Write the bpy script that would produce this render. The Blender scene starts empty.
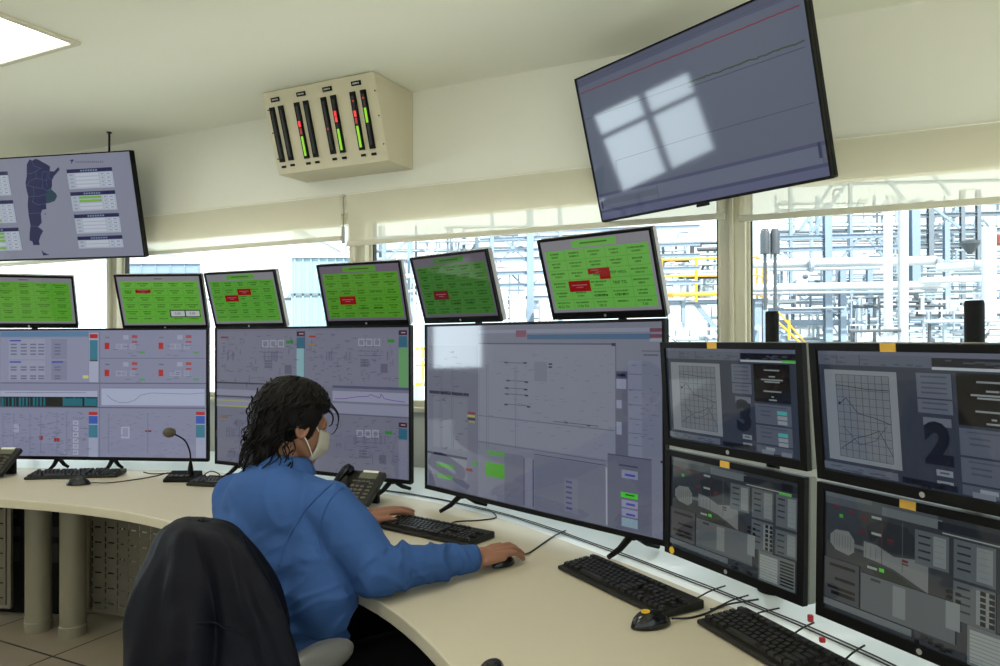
import bpy, math, random
from math import sin, cos, pi, sqrt, atan2
from mathutils import Vector, Matrix, noise
random.seed(7)
C = bpy.context.scene.collection
CAMZ = 1.465
FPX = 733.4
PITCH = 0.0074
ROLL = -0.0035

# ---------------------------------------------------------------- colour + materials
def lin(c):
    c = c / 255.0
    return c / 12.92 if c <= 0.04045 else ((c + 0.055) / 1.055) ** 2.4
def rgb(r, g, b):
    return (lin(r), lin(g), lin(b), 1.0)

def mat(name, col, rough=0.5, metal=0.0, var=0.06, nscale=12.0, bump=0.0, bscale=60.0, coat=0.0, spec=0.5, sheen=0.0):
    m = bpy.data.materials.new(name); m.use_nodes = True
    nt = m.node_tree; n = nt.nodes; l = nt.links
    p = n['Principled BSDF']
    p.inputs['Roughness'].default_value = rough
    p.inputs['Metallic'].default_value = metal
    p.inputs['Specular IOR Level'].default_value = spec
    if coat: p.inputs['Coat Weight'].default_value = coat
    if sheen: p.inputs['Sheen Weight'].default_value = sheen
    base = rgb(*col)
    tc = n.new('ShaderNodeTexCoord'); nz = n.new('ShaderNodeTexNoise')
    nz.inputs['Scale'].default_value = nscale; nz.inputs['Detail'].default_value = 3
    l.new(tc.outputs['Object'], nz.inputs['Vector'])
    mx = n.new('ShaderNodeMix'); mx.data_type = 'RGBA'
    mx.inputs['A'].default_value = tuple(max(0, x * (1 - var)) for x in base[:3]) + (1,)
    mx.inputs['B'].default_value = tuple(min(1, x * (1 + var)) for x in base[:3]) + (1,)
    l.new(nz.outputs['Fac'], mx.inputs['Factor'])
    l.new(mx.outputs['Result'], p.inputs['Base Color'])
    if bump:
        n2 = n.new('ShaderNodeTexNoise'); n2.inputs['Scale'].default_value = bscale; n2.inputs['Detail'].default_value = 4
        l.new(tc.outputs['Object'], n2.inputs['Vector'])
        b = n.new('ShaderNodeBump'); b.inputs['Strength'].default_value = bump; b.inputs['Distance'].default_value = 0.01
        l.new(n2.outputs['Fac'], b.inputs['Height']); l.new(b.outputs['Normal'], p.inputs['Normal'])
    return m

def emit_mat(name, col, strength):
    m = bpy.data.materials.new(name); m.use_nodes = True
    p = m.node_tree.nodes['Principled BSDF']
    p.inputs['Base Color'].default_value = (0.02, 0.02, 0.02, 1)
    p.inputs['Emission Color'].default_value = rgb(*col)
    p.inputs['Emission Strength'].default_value = strength
    return m

def scol(c, k=0.88, off=0.010):
    l_ = rgb(c[0]*.985, c[1]*1.015, c[2]*.975); return tuple(max(0.0, x*k-off) for x in l_[:3])+(1,)
def screen_mat():
    m = bpy.data.materials.new('lit_screen'); m.use_nodes = True
    nt = m.node_tree; p = nt.nodes['Principled BSDF']
    p.inputs['Base Color'].default_value = (0.012, 0.012, 0.014, 1)
    p.inputs['Roughness'].default_value = 0.05
    p.inputs['Specular IOR Level'].default_value = 0.5
    a = nt.nodes.new('ShaderNodeAttribute'); a.attribute_name = 'col'
    nt.links.new(a.outputs['Color'], p.inputs['Emission Color'])
    p.inputs['Emission Strength'].default_value = 1.0
    return m

# ---------------------------------------------------------------- mesh builder
class MB:
    def __init__(s): s.v = []; s.f = []; s.m = []; s.c = []; s.uv = None
    def add(s, vs, fs, mi=0, col=None, M=None):
        o = len(s.v)
        for q in vs:
            q = Vector(q)
            s.v.append(M @ q if M is not None else q)
        for f in fs:
            s.f.append([o + i for i in f]); s.m.append(mi); s.c.append(col)
    def box(s, c, size, mi=0, col=None, M=None, taper=None):
        x, y, z = (k / 2 for k in size); vs = []
        for k, (a, b, d) in enumerate([(-1,-1,-1),(1,-1,-1),(1,1,-1),(-1,1,-1),(-1,-1,1),(1,-1,1),(1,1,1),(-1,1,1)]):
            t = taper if (taper and d > 0) else 1
            vs.append((c[0] + a * x * t, c[1] + b * y * t, c[2] + d * z))
        s.add(vs, [(0,3,2,1),(4,5,6,7),(0,1,5,4),(1,2,6,5),(2,3,7,6),(3,0,4,7)], mi, col, M)
    def beam(s, p0, p1, w, h, mi=0, up=(0,0,1)):
        p0 = Vector(p0); p1 = Vector(p1); d = (p1 - p0); L = d.length; d.normalize()
        u = Vector(up)
        if abs(d.dot(u)) > 0.98: u = Vector((0.9, -0.44, 0))
        sd = d.cross(u).normalized(); u = sd.cross(d).normalized()
        M = Matrix((sd, d, u)).transposed().to_4x4(); M.translation = (p0 + p1) / 2
        s.box((0,0,0), (w, L, h), mi, None, M)
    def tube(s, pts, r, n=10, mi=0, caps=True, closed=False, flat=1.0):
        pts = [Vector(p) for p in pts]; N = len(pts)
        rs = r if isinstance(r, (list, tuple)) else [r] * N
        t0 = (pts[1] - pts[0]).normalized()
        a = Vector((0,0,1)) if abs(t0.z) < 0.9 else Vector((1,0,0))
        nrm = t0.cross(a).normalized(); o = len(s.v); prev = t0
        for i, p in enumerate(pts):
            t = (pts[min(i+1, N-1)] - pts[max(i-1, 0)])
            t = t.normalized() if t.length > 1e-9 else prev
            ax = prev.cross(t)
            if ax.length > 1e-8:
                nrm = Matrix.Rotation(prev.angle(t), 3, ax.normalized()) @ nrm
            nrm = (nrm - t * nrm.dot(t)).normalized(); b = t.cross(nrm); prev = t
            for k in range(n):
                an = 2 * pi * k / n
                s.v.append(p + (nrm * cos(an) + b * sin(an) * flat) * rs[i])
        for i in range(N - 1):
            for k in range(n):
                k2 = (k + 1) % n
                s.f.append([o+i*n+k, o+i*n+k2, o+(i+1)*n+k2, o+(i+1)*n+k]); s.m.append(mi); s.c.append(None)
        if caps:
            s.f.append([o + k for k in range(n)][::-1]); s.m.append(mi); s.c.append(None)
            s.f.append([o + (N-1)*n + k for k in range(n)]); s.m.append(mi); s.c.append(None)
    def cyl(s, p0, p1, r0, r1=None, n=20, mi=0):
        s.tube([p0, p1], [r0, r0 if r1 is None else r1], n, mi)
    def ell(s, c, r, nu=20, nv=12, mi=0, M=None):
        vs = []; fs = []
        for j in range(nv + 1):
            ph = pi * j / nv
            for i in range(nu):
                th = 2 * pi * i / nu
                vs.append((c[0] + r[0]*sin(ph)*cos(th), c[1] + r[1]*sin(ph)*sin(th), c[2] + r[2]*cos(ph)))
        for j in range(nv):
            for i in range(nu):
                a = j*nu+i; b = j*nu+(i+1)%nu
                fs.append((a, a+nu, b+nu, b))
        s.add(vs, fs, mi, None, M)
    def lathe(s, prof, c=(0,0,0), n=24, mi=0, M=None):
        vs = []; fs = []
        for (r, z) in prof:
            for i in range(n):
                a = 2*pi*i/n; vs.append((c[0]+r*cos(a), c[1]+r*sin(a), c[2]+z))
        for j in range(len(prof)-1):
            for i in range(n):
                a = j*n+i; b = j*n+(i+1)%n; fs.append((a, b, b+n, a+n))
        fs.append(tuple(range(n))[::-1]); fs.append(tuple((len(prof)-1)*n+i for i in range(n)))
        s.add(vs, fs, mi, None, M)
    def prism(s, poly, z0, z1, mi=0, M=None):
        n = len(poly)
        vs = [(x, y, z0) for x, y in poly] + [(x, y, z1) for x, y in poly]
        fs = [tuple(range(n))[::-1], tuple(range(n, 2*n))] + [(i, (i+1)%n, (i+1)%n+n, i+n) for i in range(n)]
        s.add(vs, fs, mi, None, M)
    def strip(s, A, B, z0, z1, mi=0):
        # solid between two curves of equal count
        n = len(A); vs = []
        for a, b in zip(A, B): vs += [(a[0],a[1],z0),(b[0],b[1],z0),(b[0],b[1],z1),(a[0],a[1],z1)]
        fs = [(0,1,2,3), ((n-1)*4+3,(n-1)*4+2,(n-1)*4+1,(n-1)*4)]
        for i in range(n-1):
            a = i*4; b = a+4
            fs += [(a, b, b+1, a+1), (a+1, b+1, b+2, a+2), (a+2, b+2, b+3, a+3), (a+3, b+3, b, a)]
        s.add(vs, fs, mi)

def mesh_of(mb, name, mats, smooth=False):
    me = bpy.data.meshes.new(name)
    me.from_pydata([tuple(v) for v in mb.v], [], mb.f)
    ms = mats if isinstance(mats, (list, tuple)) else [mats]
    for m in ms: me.materials.append(m)
    me.polygons.foreach_set('material_index', mb.m)
    if smooth: me.polygons.foreach_set('use_smooth', [True]*len(me.polygons))
    if any(c is not None for c in mb.c):
        at = me.color_attributes.new('col', 'FLOAT_COLOR', 'CORNER')
        k = 0
        for pi_, f in enumerate(mb.f):
            c = mb.c[pi_] or (0,0,0,1)
            for _ in f: at.data[k].color = c; k += 1
    me.update()
    return me

def obj(name, mb, mats, parent=None, smooth=False, bevel=0.0, loc=None, autosm=None):
    me = mesh_of(mb, name, mats, smooth)
    o = bpy.data.objects.new(name, me); C.objects.link(o)
    if parent: o.parent = parent
    if loc: o.location = loc
    if bevel:
        b = o.modifiers.new('bevel', 'BEVEL'); b.width = bevel; b.segments = 2; b.limit_method = 'ANGLE'; b.angle_limit = 0.7
        b.harden_normals = False
    if autosm:
        me.polygons.foreach_set('use_smooth', [True]*len(me.polygons))
        try: me.set_sharp_from_angle(angle=autosm)
        except Exception: pass
    return o

def tag(o, label, cat, group=None, kind=None):
    if label: o['label'] = label
    if cat: o['category'] = cat
    if group: o['group'] = group
    if kind: o['kind'] = kind
    return o
def thing(name, label, cat, loc=(0,0,0), rot=(0,0,0), group=None):
    o = bpy.data.objects.new(name, None); C.objects.link(o)
    o.empty_display_size = 0.1; o.location = loc; o.rotation_euler = rot
    return tag(o, label, cat, group)
def struct(name, mb, mats, **k):
    o = obj(name, mb, mats, **k); o['kind'] = 'structure'; return o
def smooth_curve(P, n=8):
    P = [Vector(p) for p in P]; out = []
    for i in range(len(P)-1):
        p0 = P[max(i-1,0)]; p1 = P[i]; p2 = P[i+1]; p3 = P[min(i+2, len(P)-1)]
        for k in range(n):
            t = k/n
            out.append(0.5*((2*p1)+(p2-p0)*t+(2*p0-5*p1+4*p2-p3)*t*t+(3*p1-p0-3*p2+p3)*t**3))
    out.append(P[-1]); return out

# a measured point of the photograph at a known distance -> a point in the room
def at(px, py, d):
    c, s = cos(-ROLL), sin(-ROLL)
    u = px-500; v = py-333
    u, v = c*u - s*v, s*u + c*v
    x = u/FPX*d; zz = -v/FPX*d
    return Vector((x, d*cos(PITCH) - zz*sin(PITCH), CAMZ + d*sin(PITCH) + zz*cos(PITCH)))

# wall frame: s along the window wall, o out into the room
WB = Vector((1.11, 3.465, 0)); WT = Vector((0.8975, -0.441, 0)).normalized(); WN = Vector((-0.441, -0.8975, 0)).normalized()
def W(s, z, o=0.0):
    p = WB + WT*s + WN*o; return Vector((p.x, p.y, z))
def MW(s, z, o=0.0):
    M = Matrix((WT, -WN, Vector((0,0,1)))).transposed().to_4x4()   # local x along wall, y outwards, z up
    M.translation = W(s, z, o); return M
# ---------------------------------------------------------------- materials
M = {}
M['wall'] = mat('painted_wall', (226, 224, 211), 0.7, var=0.02, nscale=3, bump=0.05, bscale=180)
M['wall_low'] = mat('grey_wall', (190, 192, 184), 0.6, var=0.02)
M['ceiling'] = mat('ceiling_paint', (238, 237, 222), 0.75, var=0.015, nscale=1.5)
M['frame'] = mat('cream_aluminium', (205, 200, 178), 0.4, var=0.02)
M['gasket'] = mat('black_gasket', (30, 32, 34), 0.6)
M['black'] = mat('black_plastic', (8, 8, 8), 0.5, var=0.1, spec=.16)
M['black_gloss'] = mat('gloss_black_plastic', (12, 12, 13), 0.2, var=0.05)
M['key'] = mat('keycap_plastic', (30, 29, 26), 0.4, var=0.12, spec=.5)
M['kbody'] = mat('keyboard_plastic', (26, 25, 20), 0.5, var=0.1, spec=.35)
M['grey_plastic'] = mat('grey_monitor_shell', (128, 129, 118), 0.45, var=0.04)
M['light_shell'] = mat('light_monitor_shell', (172, 168, 168), 0.4, var=0.03)
M['silver'] = mat('silver_badge', (190, 190, 188), 0.3, metal=0.6)
M['desk'] = mat('beige_laminate', (200, 191, 167), 0.38, var=0.02, nscale=20, bump=0.02, bscale=300)
M['deskedge'] = mat('beige_edge_band', (178, 168, 148), 0.45, var=0.03)
M['shelf'] = mat('white_laminate', (236, 241, 241), 0.35, var=0.02)
M['leg'] = mat('painted_steel_tube', (126, 120, 100), 0.42, var=0.05)
M['metal'] = mat('brushed_metal', (140, 138, 132), 0.35, metal=0.8)
M['cable'] = mat('cable_rubber', (16, 16, 17), 0.5)
M['sticker'] = mat('orange_paper_label', (205, 160, 60), 0.7)
M['yellow_dot'] = mat('yellow_dot_sticker', (225, 180, 40), 0.6)
M['red_tab'] = mat('red_plug', (190, 30, 40), 0.5)
M['box'] = mat('cream_steel_cabinet', (203, 195, 168), 0.45, var=0.02)
M['screw'] = mat('dark_screw', (60, 55, 45), 0.4, metal=0.7)
M['screen'] = screen_mat()
M['led_red'] = emit_mat('red_led', (255, 50, 60), 1.2)
M['led_pink'] = emit_mat('dim_red_led', (200, 50, 60), 0.7)
M['led_green'] = emit_mat('green_led', (150, 225, 40), 0.9)
M['lamp'] = emit_mat('lit_diffuser', (255, 252, 240), 5.0)

def tile_mat():
    m = bpy.data.materials.new('floor_tiles'); m.use_nodes = True
    nt = m.node_tree; n = nt.nodes; l = nt.links; p = n['Principled BSDF']
    tc = n.new('ShaderNodeTexCoord'); mp = n.new('ShaderNodeMapping')
    a = atan2(WT.y, WT.x)
    mp.inputs['Rotation'].default_value = (0, 0, -a)
    q = Vector((-2.45, 3.59, 0)); q2 = Vector((-2.07, 3.42, 0))
    R = Matrix.Rotation(-a, 3, 'Z'); y0 = (R @ q).y; x0 = (R @ q2).x
    mp.inputs['Location'].default_value = (-x0, -y0, 0)
    l.new(tc.outputs['Object'], mp.inputs['Vector'])
    br = n.new('ShaderNodeTexBrick'); br.offset = 0; br.squash = 1
    br.inputs['Scale'].default_value = 1.0; br.inputs['Brick Width'].default_value = 0.6; br.inputs['Row Height'].default_value = 0.6
    br.inputs['Mortar Size'].default_value = 0.006; br.inputs['Mortar Smooth'].default_value = 0.1
    br.inputs['Color1'].default_value = rgb(160, 149, 130); br.inputs['Color2'].default_value = rgb(154, 143, 124)
    br.inputs['Mortar'].default_value = rgb(52, 46, 42)
    l.new(mp.outputs['Vector'], br.inputs['Vector'])
    nz = n.new('ShaderNodeTexNoise'); nz.inputs['Scale'].default_value = 5; nz.inputs['Detail'].default_value = 5
    l.new(tc.outputs['Object'], nz.inputs['Vector'])
    mx = n.new('ShaderNodeMix'); mx.data_type = 'RGBA'; mx.blend_type = 'MULTIPLY'; mx.inputs['Factor'].default_value = 0.25
    l.new(br.outputs['Color'], mx.inputs['A']); l.new(nz.outputs['Color'], mx.inputs['B'])
    l.new(mx.outputs['Result'], p.inputs['Base Color']); p.inputs['Roughness'].default_value = 0.45
    return m
M['tile'] = tile_mat()

def blind_mat():
    m = bpy.data.materials.new('translucent_blind_fabric'); m.use_nodes = True
    nt = m.node_tree; n = nt.nodes; l = nt.links
    out = n['Material Output']; p = n['Principled BSDF']
    p.inputs['Base Color'].default_value = rgb(226, 222, 206); p.inputs['Roughness'].default_value = 0.85
    tl = n.new('ShaderNodeBsdfTranslucent'); tl.inputs['Color'].default_value = rgb(226, 222, 206)
    tr = n.new('ShaderNodeBsdfTransparent'); tr.inputs['Color'].default_value = rgb(250, 245, 225)
    m1 = n.new('ShaderNodeMixShader'); m1.inputs['Fac'].default_value = 0.22
    m2 = n.new('ShaderNodeMixShader'); m2.inputs['Fac'].default_value = 0.34
    l.new(p.outputs[0], m1.inputs[1]); l.new(tl.outputs[0], m1.inputs[2])
    l.new(m1.outputs[0], m2.inputs[1]); l.new(tr.outputs[0], m2.inputs[2])
    tc = n.new('ShaderNodeTexCoord'); wv = n.new('ShaderNodeTexNoise'); wv.inputs['Scale'].default_value = 400
    l.new(tc.outputs['Object'], wv.inputs['Vector'])
    b = n.new('ShaderNodeBump'); b.inputs['Strength'].default_value = 0.05
    l.new(wv.outputs['Fac'], b.inputs['Height']); l.new(b.outputs[0], p.inputs['Normal'])
    l.new(m2.outputs[0], out.inputs['Surface'])
    return m
M['blind'] = blind_mat()
def glass_mat():
    m = bpy.data.materials.new('window_glass'); m.use_nodes = True
    nt = m.node_tree; n = nt.nodes; l = nt.links
    out = n['Material Output']; n.remove(n['Principled BSDF'])
    gl = n.new('ShaderNodeBsdfGlossy'); gl.inputs['Roughness'].default_value = 0.02
    tr = n.new('ShaderNodeBsdfTransparent'); tr.inputs['Color'].default_value = (0.93, 0.97, 0.97, 1)
    fr = n.new('ShaderNodeFresnel'); fr.inputs['IOR'].default_value = 1.35
    mx = n.new('ShaderNodeMixShader'); ge = n.new('ShaderNodeNewGeometry'); iv = n.new('ShaderNodeMath'); iv.operation = 'SUBTRACT'; iv.inputs[0].default_value = 1
    l.new(ge.outputs['Backfacing'], iv.inputs[1]); ml = n.new('ShaderNodeMath'); ml.operation = 'MULTIPLY'
    l.new(iv.outputs[0], ml.inputs[0]); l.new(fr.outputs[0], ml.inputs[1]); l.new(ml.outputs[0], mx.inputs['Fac'])
    l.new(tr.outputs[0], mx.inputs[1]); l.new(gl.outputs[0], mx.inputs[2]); l.new(mx.outputs[0], out.inputs['Surface'])
    return m
M['glass'] = glass_mat()

# ---------------------------------------------------------------- room shell
ZC = CAMZ + 1.436; SILL = 1.045; HEAD = CAMZ + 0.765
S0, S1 = -6.6, 3.0; DEEP = 7.6
def poly(o, s0=S0, s1=S1): return [W(s0, 0, 0), W(s1, 0, 0), W(s1, 0, DEEP), W(s0, 0, DEEP)]
P4 = [(p.x, p.y) for p in [W(S0-.15, 0, -.15), W(S1+.15, 0, -.15), W(S1+.15, 0, DEEP+.15), W(S0-.15, 0, DEEP+.15)]]
m = MB(); m.prism(P4, -0.12, 0.0); struct('floor', m, M['tile'])
m = MB(); m.prism(P4, ZC, ZC+0.15); struct('ceiling', m, M['ceiling'])
# window wall (local x along the wall, y outwards)
MU_S = [-6.55, -4.44, -2.20, -0.01, 2.17]
m = MB(); MM = MW(0, 0, 0)
m.box(((S0+S1)/2, 0.1, (HEAD+ZC)/2), (S1-S0+0.4, 0.2, ZC-HEAD), 0, None, MM)
m.box(((S0+S1)/2, 0.1, SILL/2), (S1-S0+0.4, 0.2, SILL), 1, None, MM)
m.box((2.62, 0.1, (SILL+HEAD)/2), (0.78, 0.2, HEAD-SILL), 0, None, MM)
struct('wall_front', m, [M['wall'], M['wall_low']])
m = MB()
m.box(((S0+S1)/2, 0.02, SILL+0.012), (S1-S0-0.02, 0.12, 0.024), 0, None, MW(0,0,0.0))
struct('trim_1', m, M['frame'], bevel=0.004)
for k in range(4):
    a, b = MU_S[k], MU_S[k+1]
    w = thing('window_%d' % (k+1), None, None, W((a+b)/2, SILL, 0)); w['kind'] = 'structure'
    f = MB(); MMl = MW(0,0,0); MMl = Matrix.Translation(-w.location) @ MMl
    for s in ((a, 1), (b, -1)):
        f.box((s[0]+s[1]*0.033, 0.05, (SILL+HEAD)/2), (0.052, 0.10, HEAD-SILL), 0, None, MMl)
        f.box((s[0]+s[1]*0.066, 0.075, (SILL+HEAD)/2), (0.018, 0.05, HEAD-SILL), 0, None, MMl)
    f.box(((a+b)/2, 0.06, SILL+0.03), (b-a-0.1, 0.08, 0.06), 0, None, MMl)
    f.box(((a+b)/2, 0.06, HEAD-0.03), (b-a-0.1, 0.08, 0.06), 0, None, MMl)
    obj('window_frame', f, M['frame'], w, bevel=0.004)
    g = MB()
    for s in ((a, 1), (b, -1)):
        g.box((s[0]+s[1]*0.0785, 0.075, (SILL+HEAD)/2), (0.007, 0.03, HEAD-SILL-0.06), 0, None, MMl)
    obj('gasket', g, M['gasket'], w)
    g = MB(); g.box(((a+b)/2, 0.085, (SILL+HEAD)/2), (b-a-0.16, 0.006, HEAD-SILL-0.1), 0, None, MMl)
    obj('glass_pane', g, M['glass'], w)
m = MB()
for k in (1, 2, 3):
    m.box((MU_S[k], 0.0, (SILL+HEAD)/2), (0.016, 0.07, HEAD-SILL), 0, None, MW(0,0,0))
struct('trim_2', m, M['frame'], bevel=0.003)

# left wall with two windows (seen only as reflections), back, right
def LW(L, z, off=0.0):   # along left wall from the corner
    p = WB + WT*(S0 - off) + WN*L; return Vector((p.x, p.y, z))
def seg(mb, L0, L1, z0, z1, off0=0.0, off1=0.2, mi=0):
    a = [LW(L0,0,off0), LW(L1,0,off0), LW(L1,0,off1), LW(L0,0,off1)]
    mb.prism([(p.x,p.y) for p in a], z0, z1, mi)
LWIN = [(0.35, 1.65), (1.80, 3.30)]
m = MB()
seg(m, -0.2, DEEP+0.2, 0, SILL); seg(m, -0.2, DEEP+0.2, HEAD, ZC)
edges = [-0.2] + [x for w in LWIN for x in w] + [DEEP+0.2]
for i in range(0, len(edges), 2): seg(m, edges[i], edges[i+1], SILL, HEAD)
struct('wall_left', m, M['wall'])
for k, (a, b) in enumerate(LWIN):
    w = thing('window_%d' % (k+5), None, None, LW((a+b)/2, SILL, 0)); w['kind'] = 'structure'
    T = Matrix.Translation(-w.location)
    def sg(nm, mt, rects):
        mb = MB()
        for r in rects: seg(mb, *r)
        for i, v in enumerate(mb.v): mb.v[i] = T @ v
        obj(nm, mb, mt, w)
    sg('window_frame', M['frame'], [(a, a+.06, SILL, HEAD, .04, .12), (b-.06, b, SILL, HEAD, .04, .12), (a, b, SILL, SILL+.06, .04, .12), (a, b, HEAD-.06, HEAD, .04, .12), ((a+b)/2-.04, (a+b)/2+.04, SILL, HEAD, .04, .12), (a, b, SILL+.80, SILL+.86, .04, .12)])
    sg('glass_pane', M['glass'], [(a+.06, b-.06, SILL+.06, HEAD-.06, .08, .086)])
SB, HB = 0.25, 2.45
BW = [(-3.4, -1.3), (-1.1, 1.0), (1.2, 2.8)]; RW = [(0.7, 2.6), (2.8, 4.8), (5.0, 7.2)]     # unseen windows added to brighten the ceiling: back along s, right along depth
MM = MW(0,0,0)
def pierced(name, wins, lo, hi, place):
    m = MB(); mid = (lo+hi)/2
    def bx(mb, a, b, z0, z1, o0=0.0, o1=0.2):
        c, sz = place((a+b)/2, b-a, (o0+o1)/2, o1-o0); mb.box((c[0], c[1], (z0+z1)/2), (sz[0], sz[1], z1-z0), 0, None, MM)
    bx(m, lo, hi, 0, SB); bx(m, lo, hi, HB, ZC)
    e = [lo]+[x for w in wins for x in w]+[hi]
    for i in range(0, len(e), 2): bx(m, e[i], e[i+1], SB, HB)
    struct(name, m, M['wall'])
    for (a, b) in wins:
        f = MB(); 
        for (p_, q_, z0, z1) in ((a,a+.07,SB,HB),(b-.07,b,SB,HB),(a+.07,b-.07,SB,SB+.07),(a+.07,b-.07,HB-.07,HB),((a+b)/2-.03,(a+b)/2+.03,SB+.07,HB-.07)): bx(f, p_, q_, z0, z1, .05, .13)
        pierced.n += 1
        w = thing('window_%d' % pierced.n, None, None, (0,0,0)); w['kind'] = 'structure'  # invented opening that lets in extra daylight
        obj('window_frame', f, M['frame'], w)
        g = MB(); bx(g, a+.07, b-.07, SB+.07, HB-.07, .085, .09); obj('glass_pane', g, M['glass'], w)
pierced.n = 6
pierced('wall_back', BW, S0-.2, S1+.2, lambda c, l, o, t: ((c, -DEEP-o), (l, t)))
pierced('wall_right', RW, -.2, DEEP+.2, lambda c, l, o, t: ((S1+o, -c), (t, l)))
# blinds
BL = [(-6.5, -4.42, .612, 'behind the wall screen with the map'), (-4.35, -2.275, .612, 'left of the pillar under the alarm box'),
      (-2.235, -0.035, .575, 'hanging between the alarm box and the large hanging screen'), (0.03, 2.2, .556, 'at the right of the window mullion, farthest right')]
for (a, b, zb, txt) in BL:
    z0 = CAMZ + zb; z1 = CAMZ + 0.868
    r = thing('roller_blind', 'cream translucent roller blind ' + txt, 'blind', W((a+b)/2, z0, 0.05), (0, 0, atan2(WT.y, WT.x)), 'roller blinds on the window wall')
    w_ = b - a
    f = MB(); nseg = 12
    vs = []; fs = []
    for i in range(nseg+1):
        x = -w_/2 + w_*i/nseg
        for j, zz in enumerate((0.0, 0.1, z1-z0)):
            vs += [(x, 0.004*sin(i*1.3+j), zz), (x, 0.004*sin(i*1.3+j)+0.0012, zz)]
    for i in range(nseg):
        for j in range(2):
            a0 = i*6+j*2; b0 = a0+6
            fs.append((a0, b0, b0+2, a0+2))
    f.add(vs, fs); obj('fabric', f, M['blind'], r, smooth=True)
    f = MB(); f.box((0, 0, -0.004), (w_, 0.016, 0.028)); obj('bottom_bar', f, M['frame'], r, bevel=0.003)
    f = MB(); f.box((0, 0.02, z1-z0+0.004), (w_, 0.036, 0.012)); obj('head_rail', f, M['wall'], r, bevel=0.006)
p = W(-2.255, 2.06, 0.06)
ch = MB(); ch.tube([(0,0,.26),(0.004,0,.18),(0,0,0.06)], 0.0035, 6); ch.box((0,0,0.03),(0.016,0.02,0.10))
o = obj('blind_chain', ch, M['metal'], loc=p); tag(o, 'grey roller blind pull chain and tensioner in gap between two blinds', 'chain')

# ceiling lights
def ceil_light(cx, cy, rz, label):
    t = thing('ceiling_light', label, 'light', (cx, cy, ZC), (0, 0, rz), 'square ceiling lights')
    f = MB()
    for (x, y, sx, sy) in ((0, .3, .64, .03), (0, -.3, .64, .03), (.3, 0, .03, .58), (-.3, 0, .03, .58)):
        f.box((x, y, -0.008), (sx, sy, 0.016))
    obj('frame', f, M['frame'], t, bevel=0.003)
    f = MB(); f.box((0, 0, -0.004), (.575, .575, .006)); obj('diffuser', f, M['lamp'], t)
    L = bpy.data.lights.new('panel_light', 'AREA'); L.energy = 8; L.size = 0.55; L.color = (1.0, 0.97, 0.90)
    lo = bpy.data.objects.new('panel_light', L); C.objects.link(lo); lo.parent = t; lo.location = (0, 0, -0.02)
a = atan2(WT.y, WT.x)
c0 = Vector((-2.01, 3.53)) - Vector((WT.x, WT.y))*0.32 + Vector((WN.x, WN.y))*0.32
ceil_light(c0.x, c0.y, a, 'lit square ceiling light panel at the upper left corner of the photo')
for (ds, do) in ((-2.4, 2.4), (0, 2.4), (2.4, 2.4), (2.4, 0.6), (0, 4.6), (2.4, 4.6)):  # extra panels out of view, added to light the interior
    q = c0 + Vector((WT.x, WT.y))*ds + Vector((WN.x, WN.y))*do
    ceil_light(q.x, q.y, a, 'square ceiling light panel of the rows behind the camera')
# ---------------------------------------------------------------- the curved console
DZ = 0.75
front = smooth_curve([(-3.6,3.50,0),(-2.9,3.42,0),(-2.26,3.31,0),(-1.79,3.16,0),(-1.42,2.97,0),(-1.05,2.70,0),(-.68,2.36,0),(-.338,2.01,0),(-.107,1.60,0),(.04,1.15,0),(.10,.7,0)], 6)
midc = smooth_curve([(-3.7,4.22,0),(-2.9,4.14,0),(-2.2,4.06,0),(-1.56,3.97,0),(-1.0,3.66,0),(-.44,3.33,0),(-.027,2.95,0),(.25,2.56,0),(.527,2.11,0),(.78,1.62,0),(.98,.95,0)], 6)
rear = smooth_curve([(-3.8,4.9,0),(-3.1,4.85,0),(-2.4,4.8,0),(-1.7,4.68,0),(-.95,4.36,0),(-.30,4.02,0),(.25,3.70,0),(.72,3.22,0),(1.15,2.55,0),(1.42,1.85,0),(1.6,1.0,0)], 6)
desk = thing('curved_desk', 'long curved control room desk with beige top and paler strip behind the screens', 'desk', (0,0,0))
m = MB(); m.strip(front, midc, DZ-0.04, DZ); m_ = obj('desk_top', m, [M['desk']], desk, bevel=0.004)
m = MB(); m.strip(midc, rear, DZ-0.045, DZ-0.004); o = obj('rear_shelf', m, [M['shelf']], desk); o['label'] = 'white rear strip of the desk top'
def tube_leg(x, y):
    m = MB(); r = .059
    m.lathe([(r+.002,0),(r+.004,.02),(r+.004,.05),(r,.055),(r,DZ-.041)], (x,y,0), 32); obj('leg', m, M['leg'], desk, autosm=0.6)
for (x, y) in ((-2.34,3.72),(-2.13,3.66),(-3.2,3.75),(.9,1.25),(.55,2.55),(.3,2.75)): tube_leg(x, y)
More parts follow.
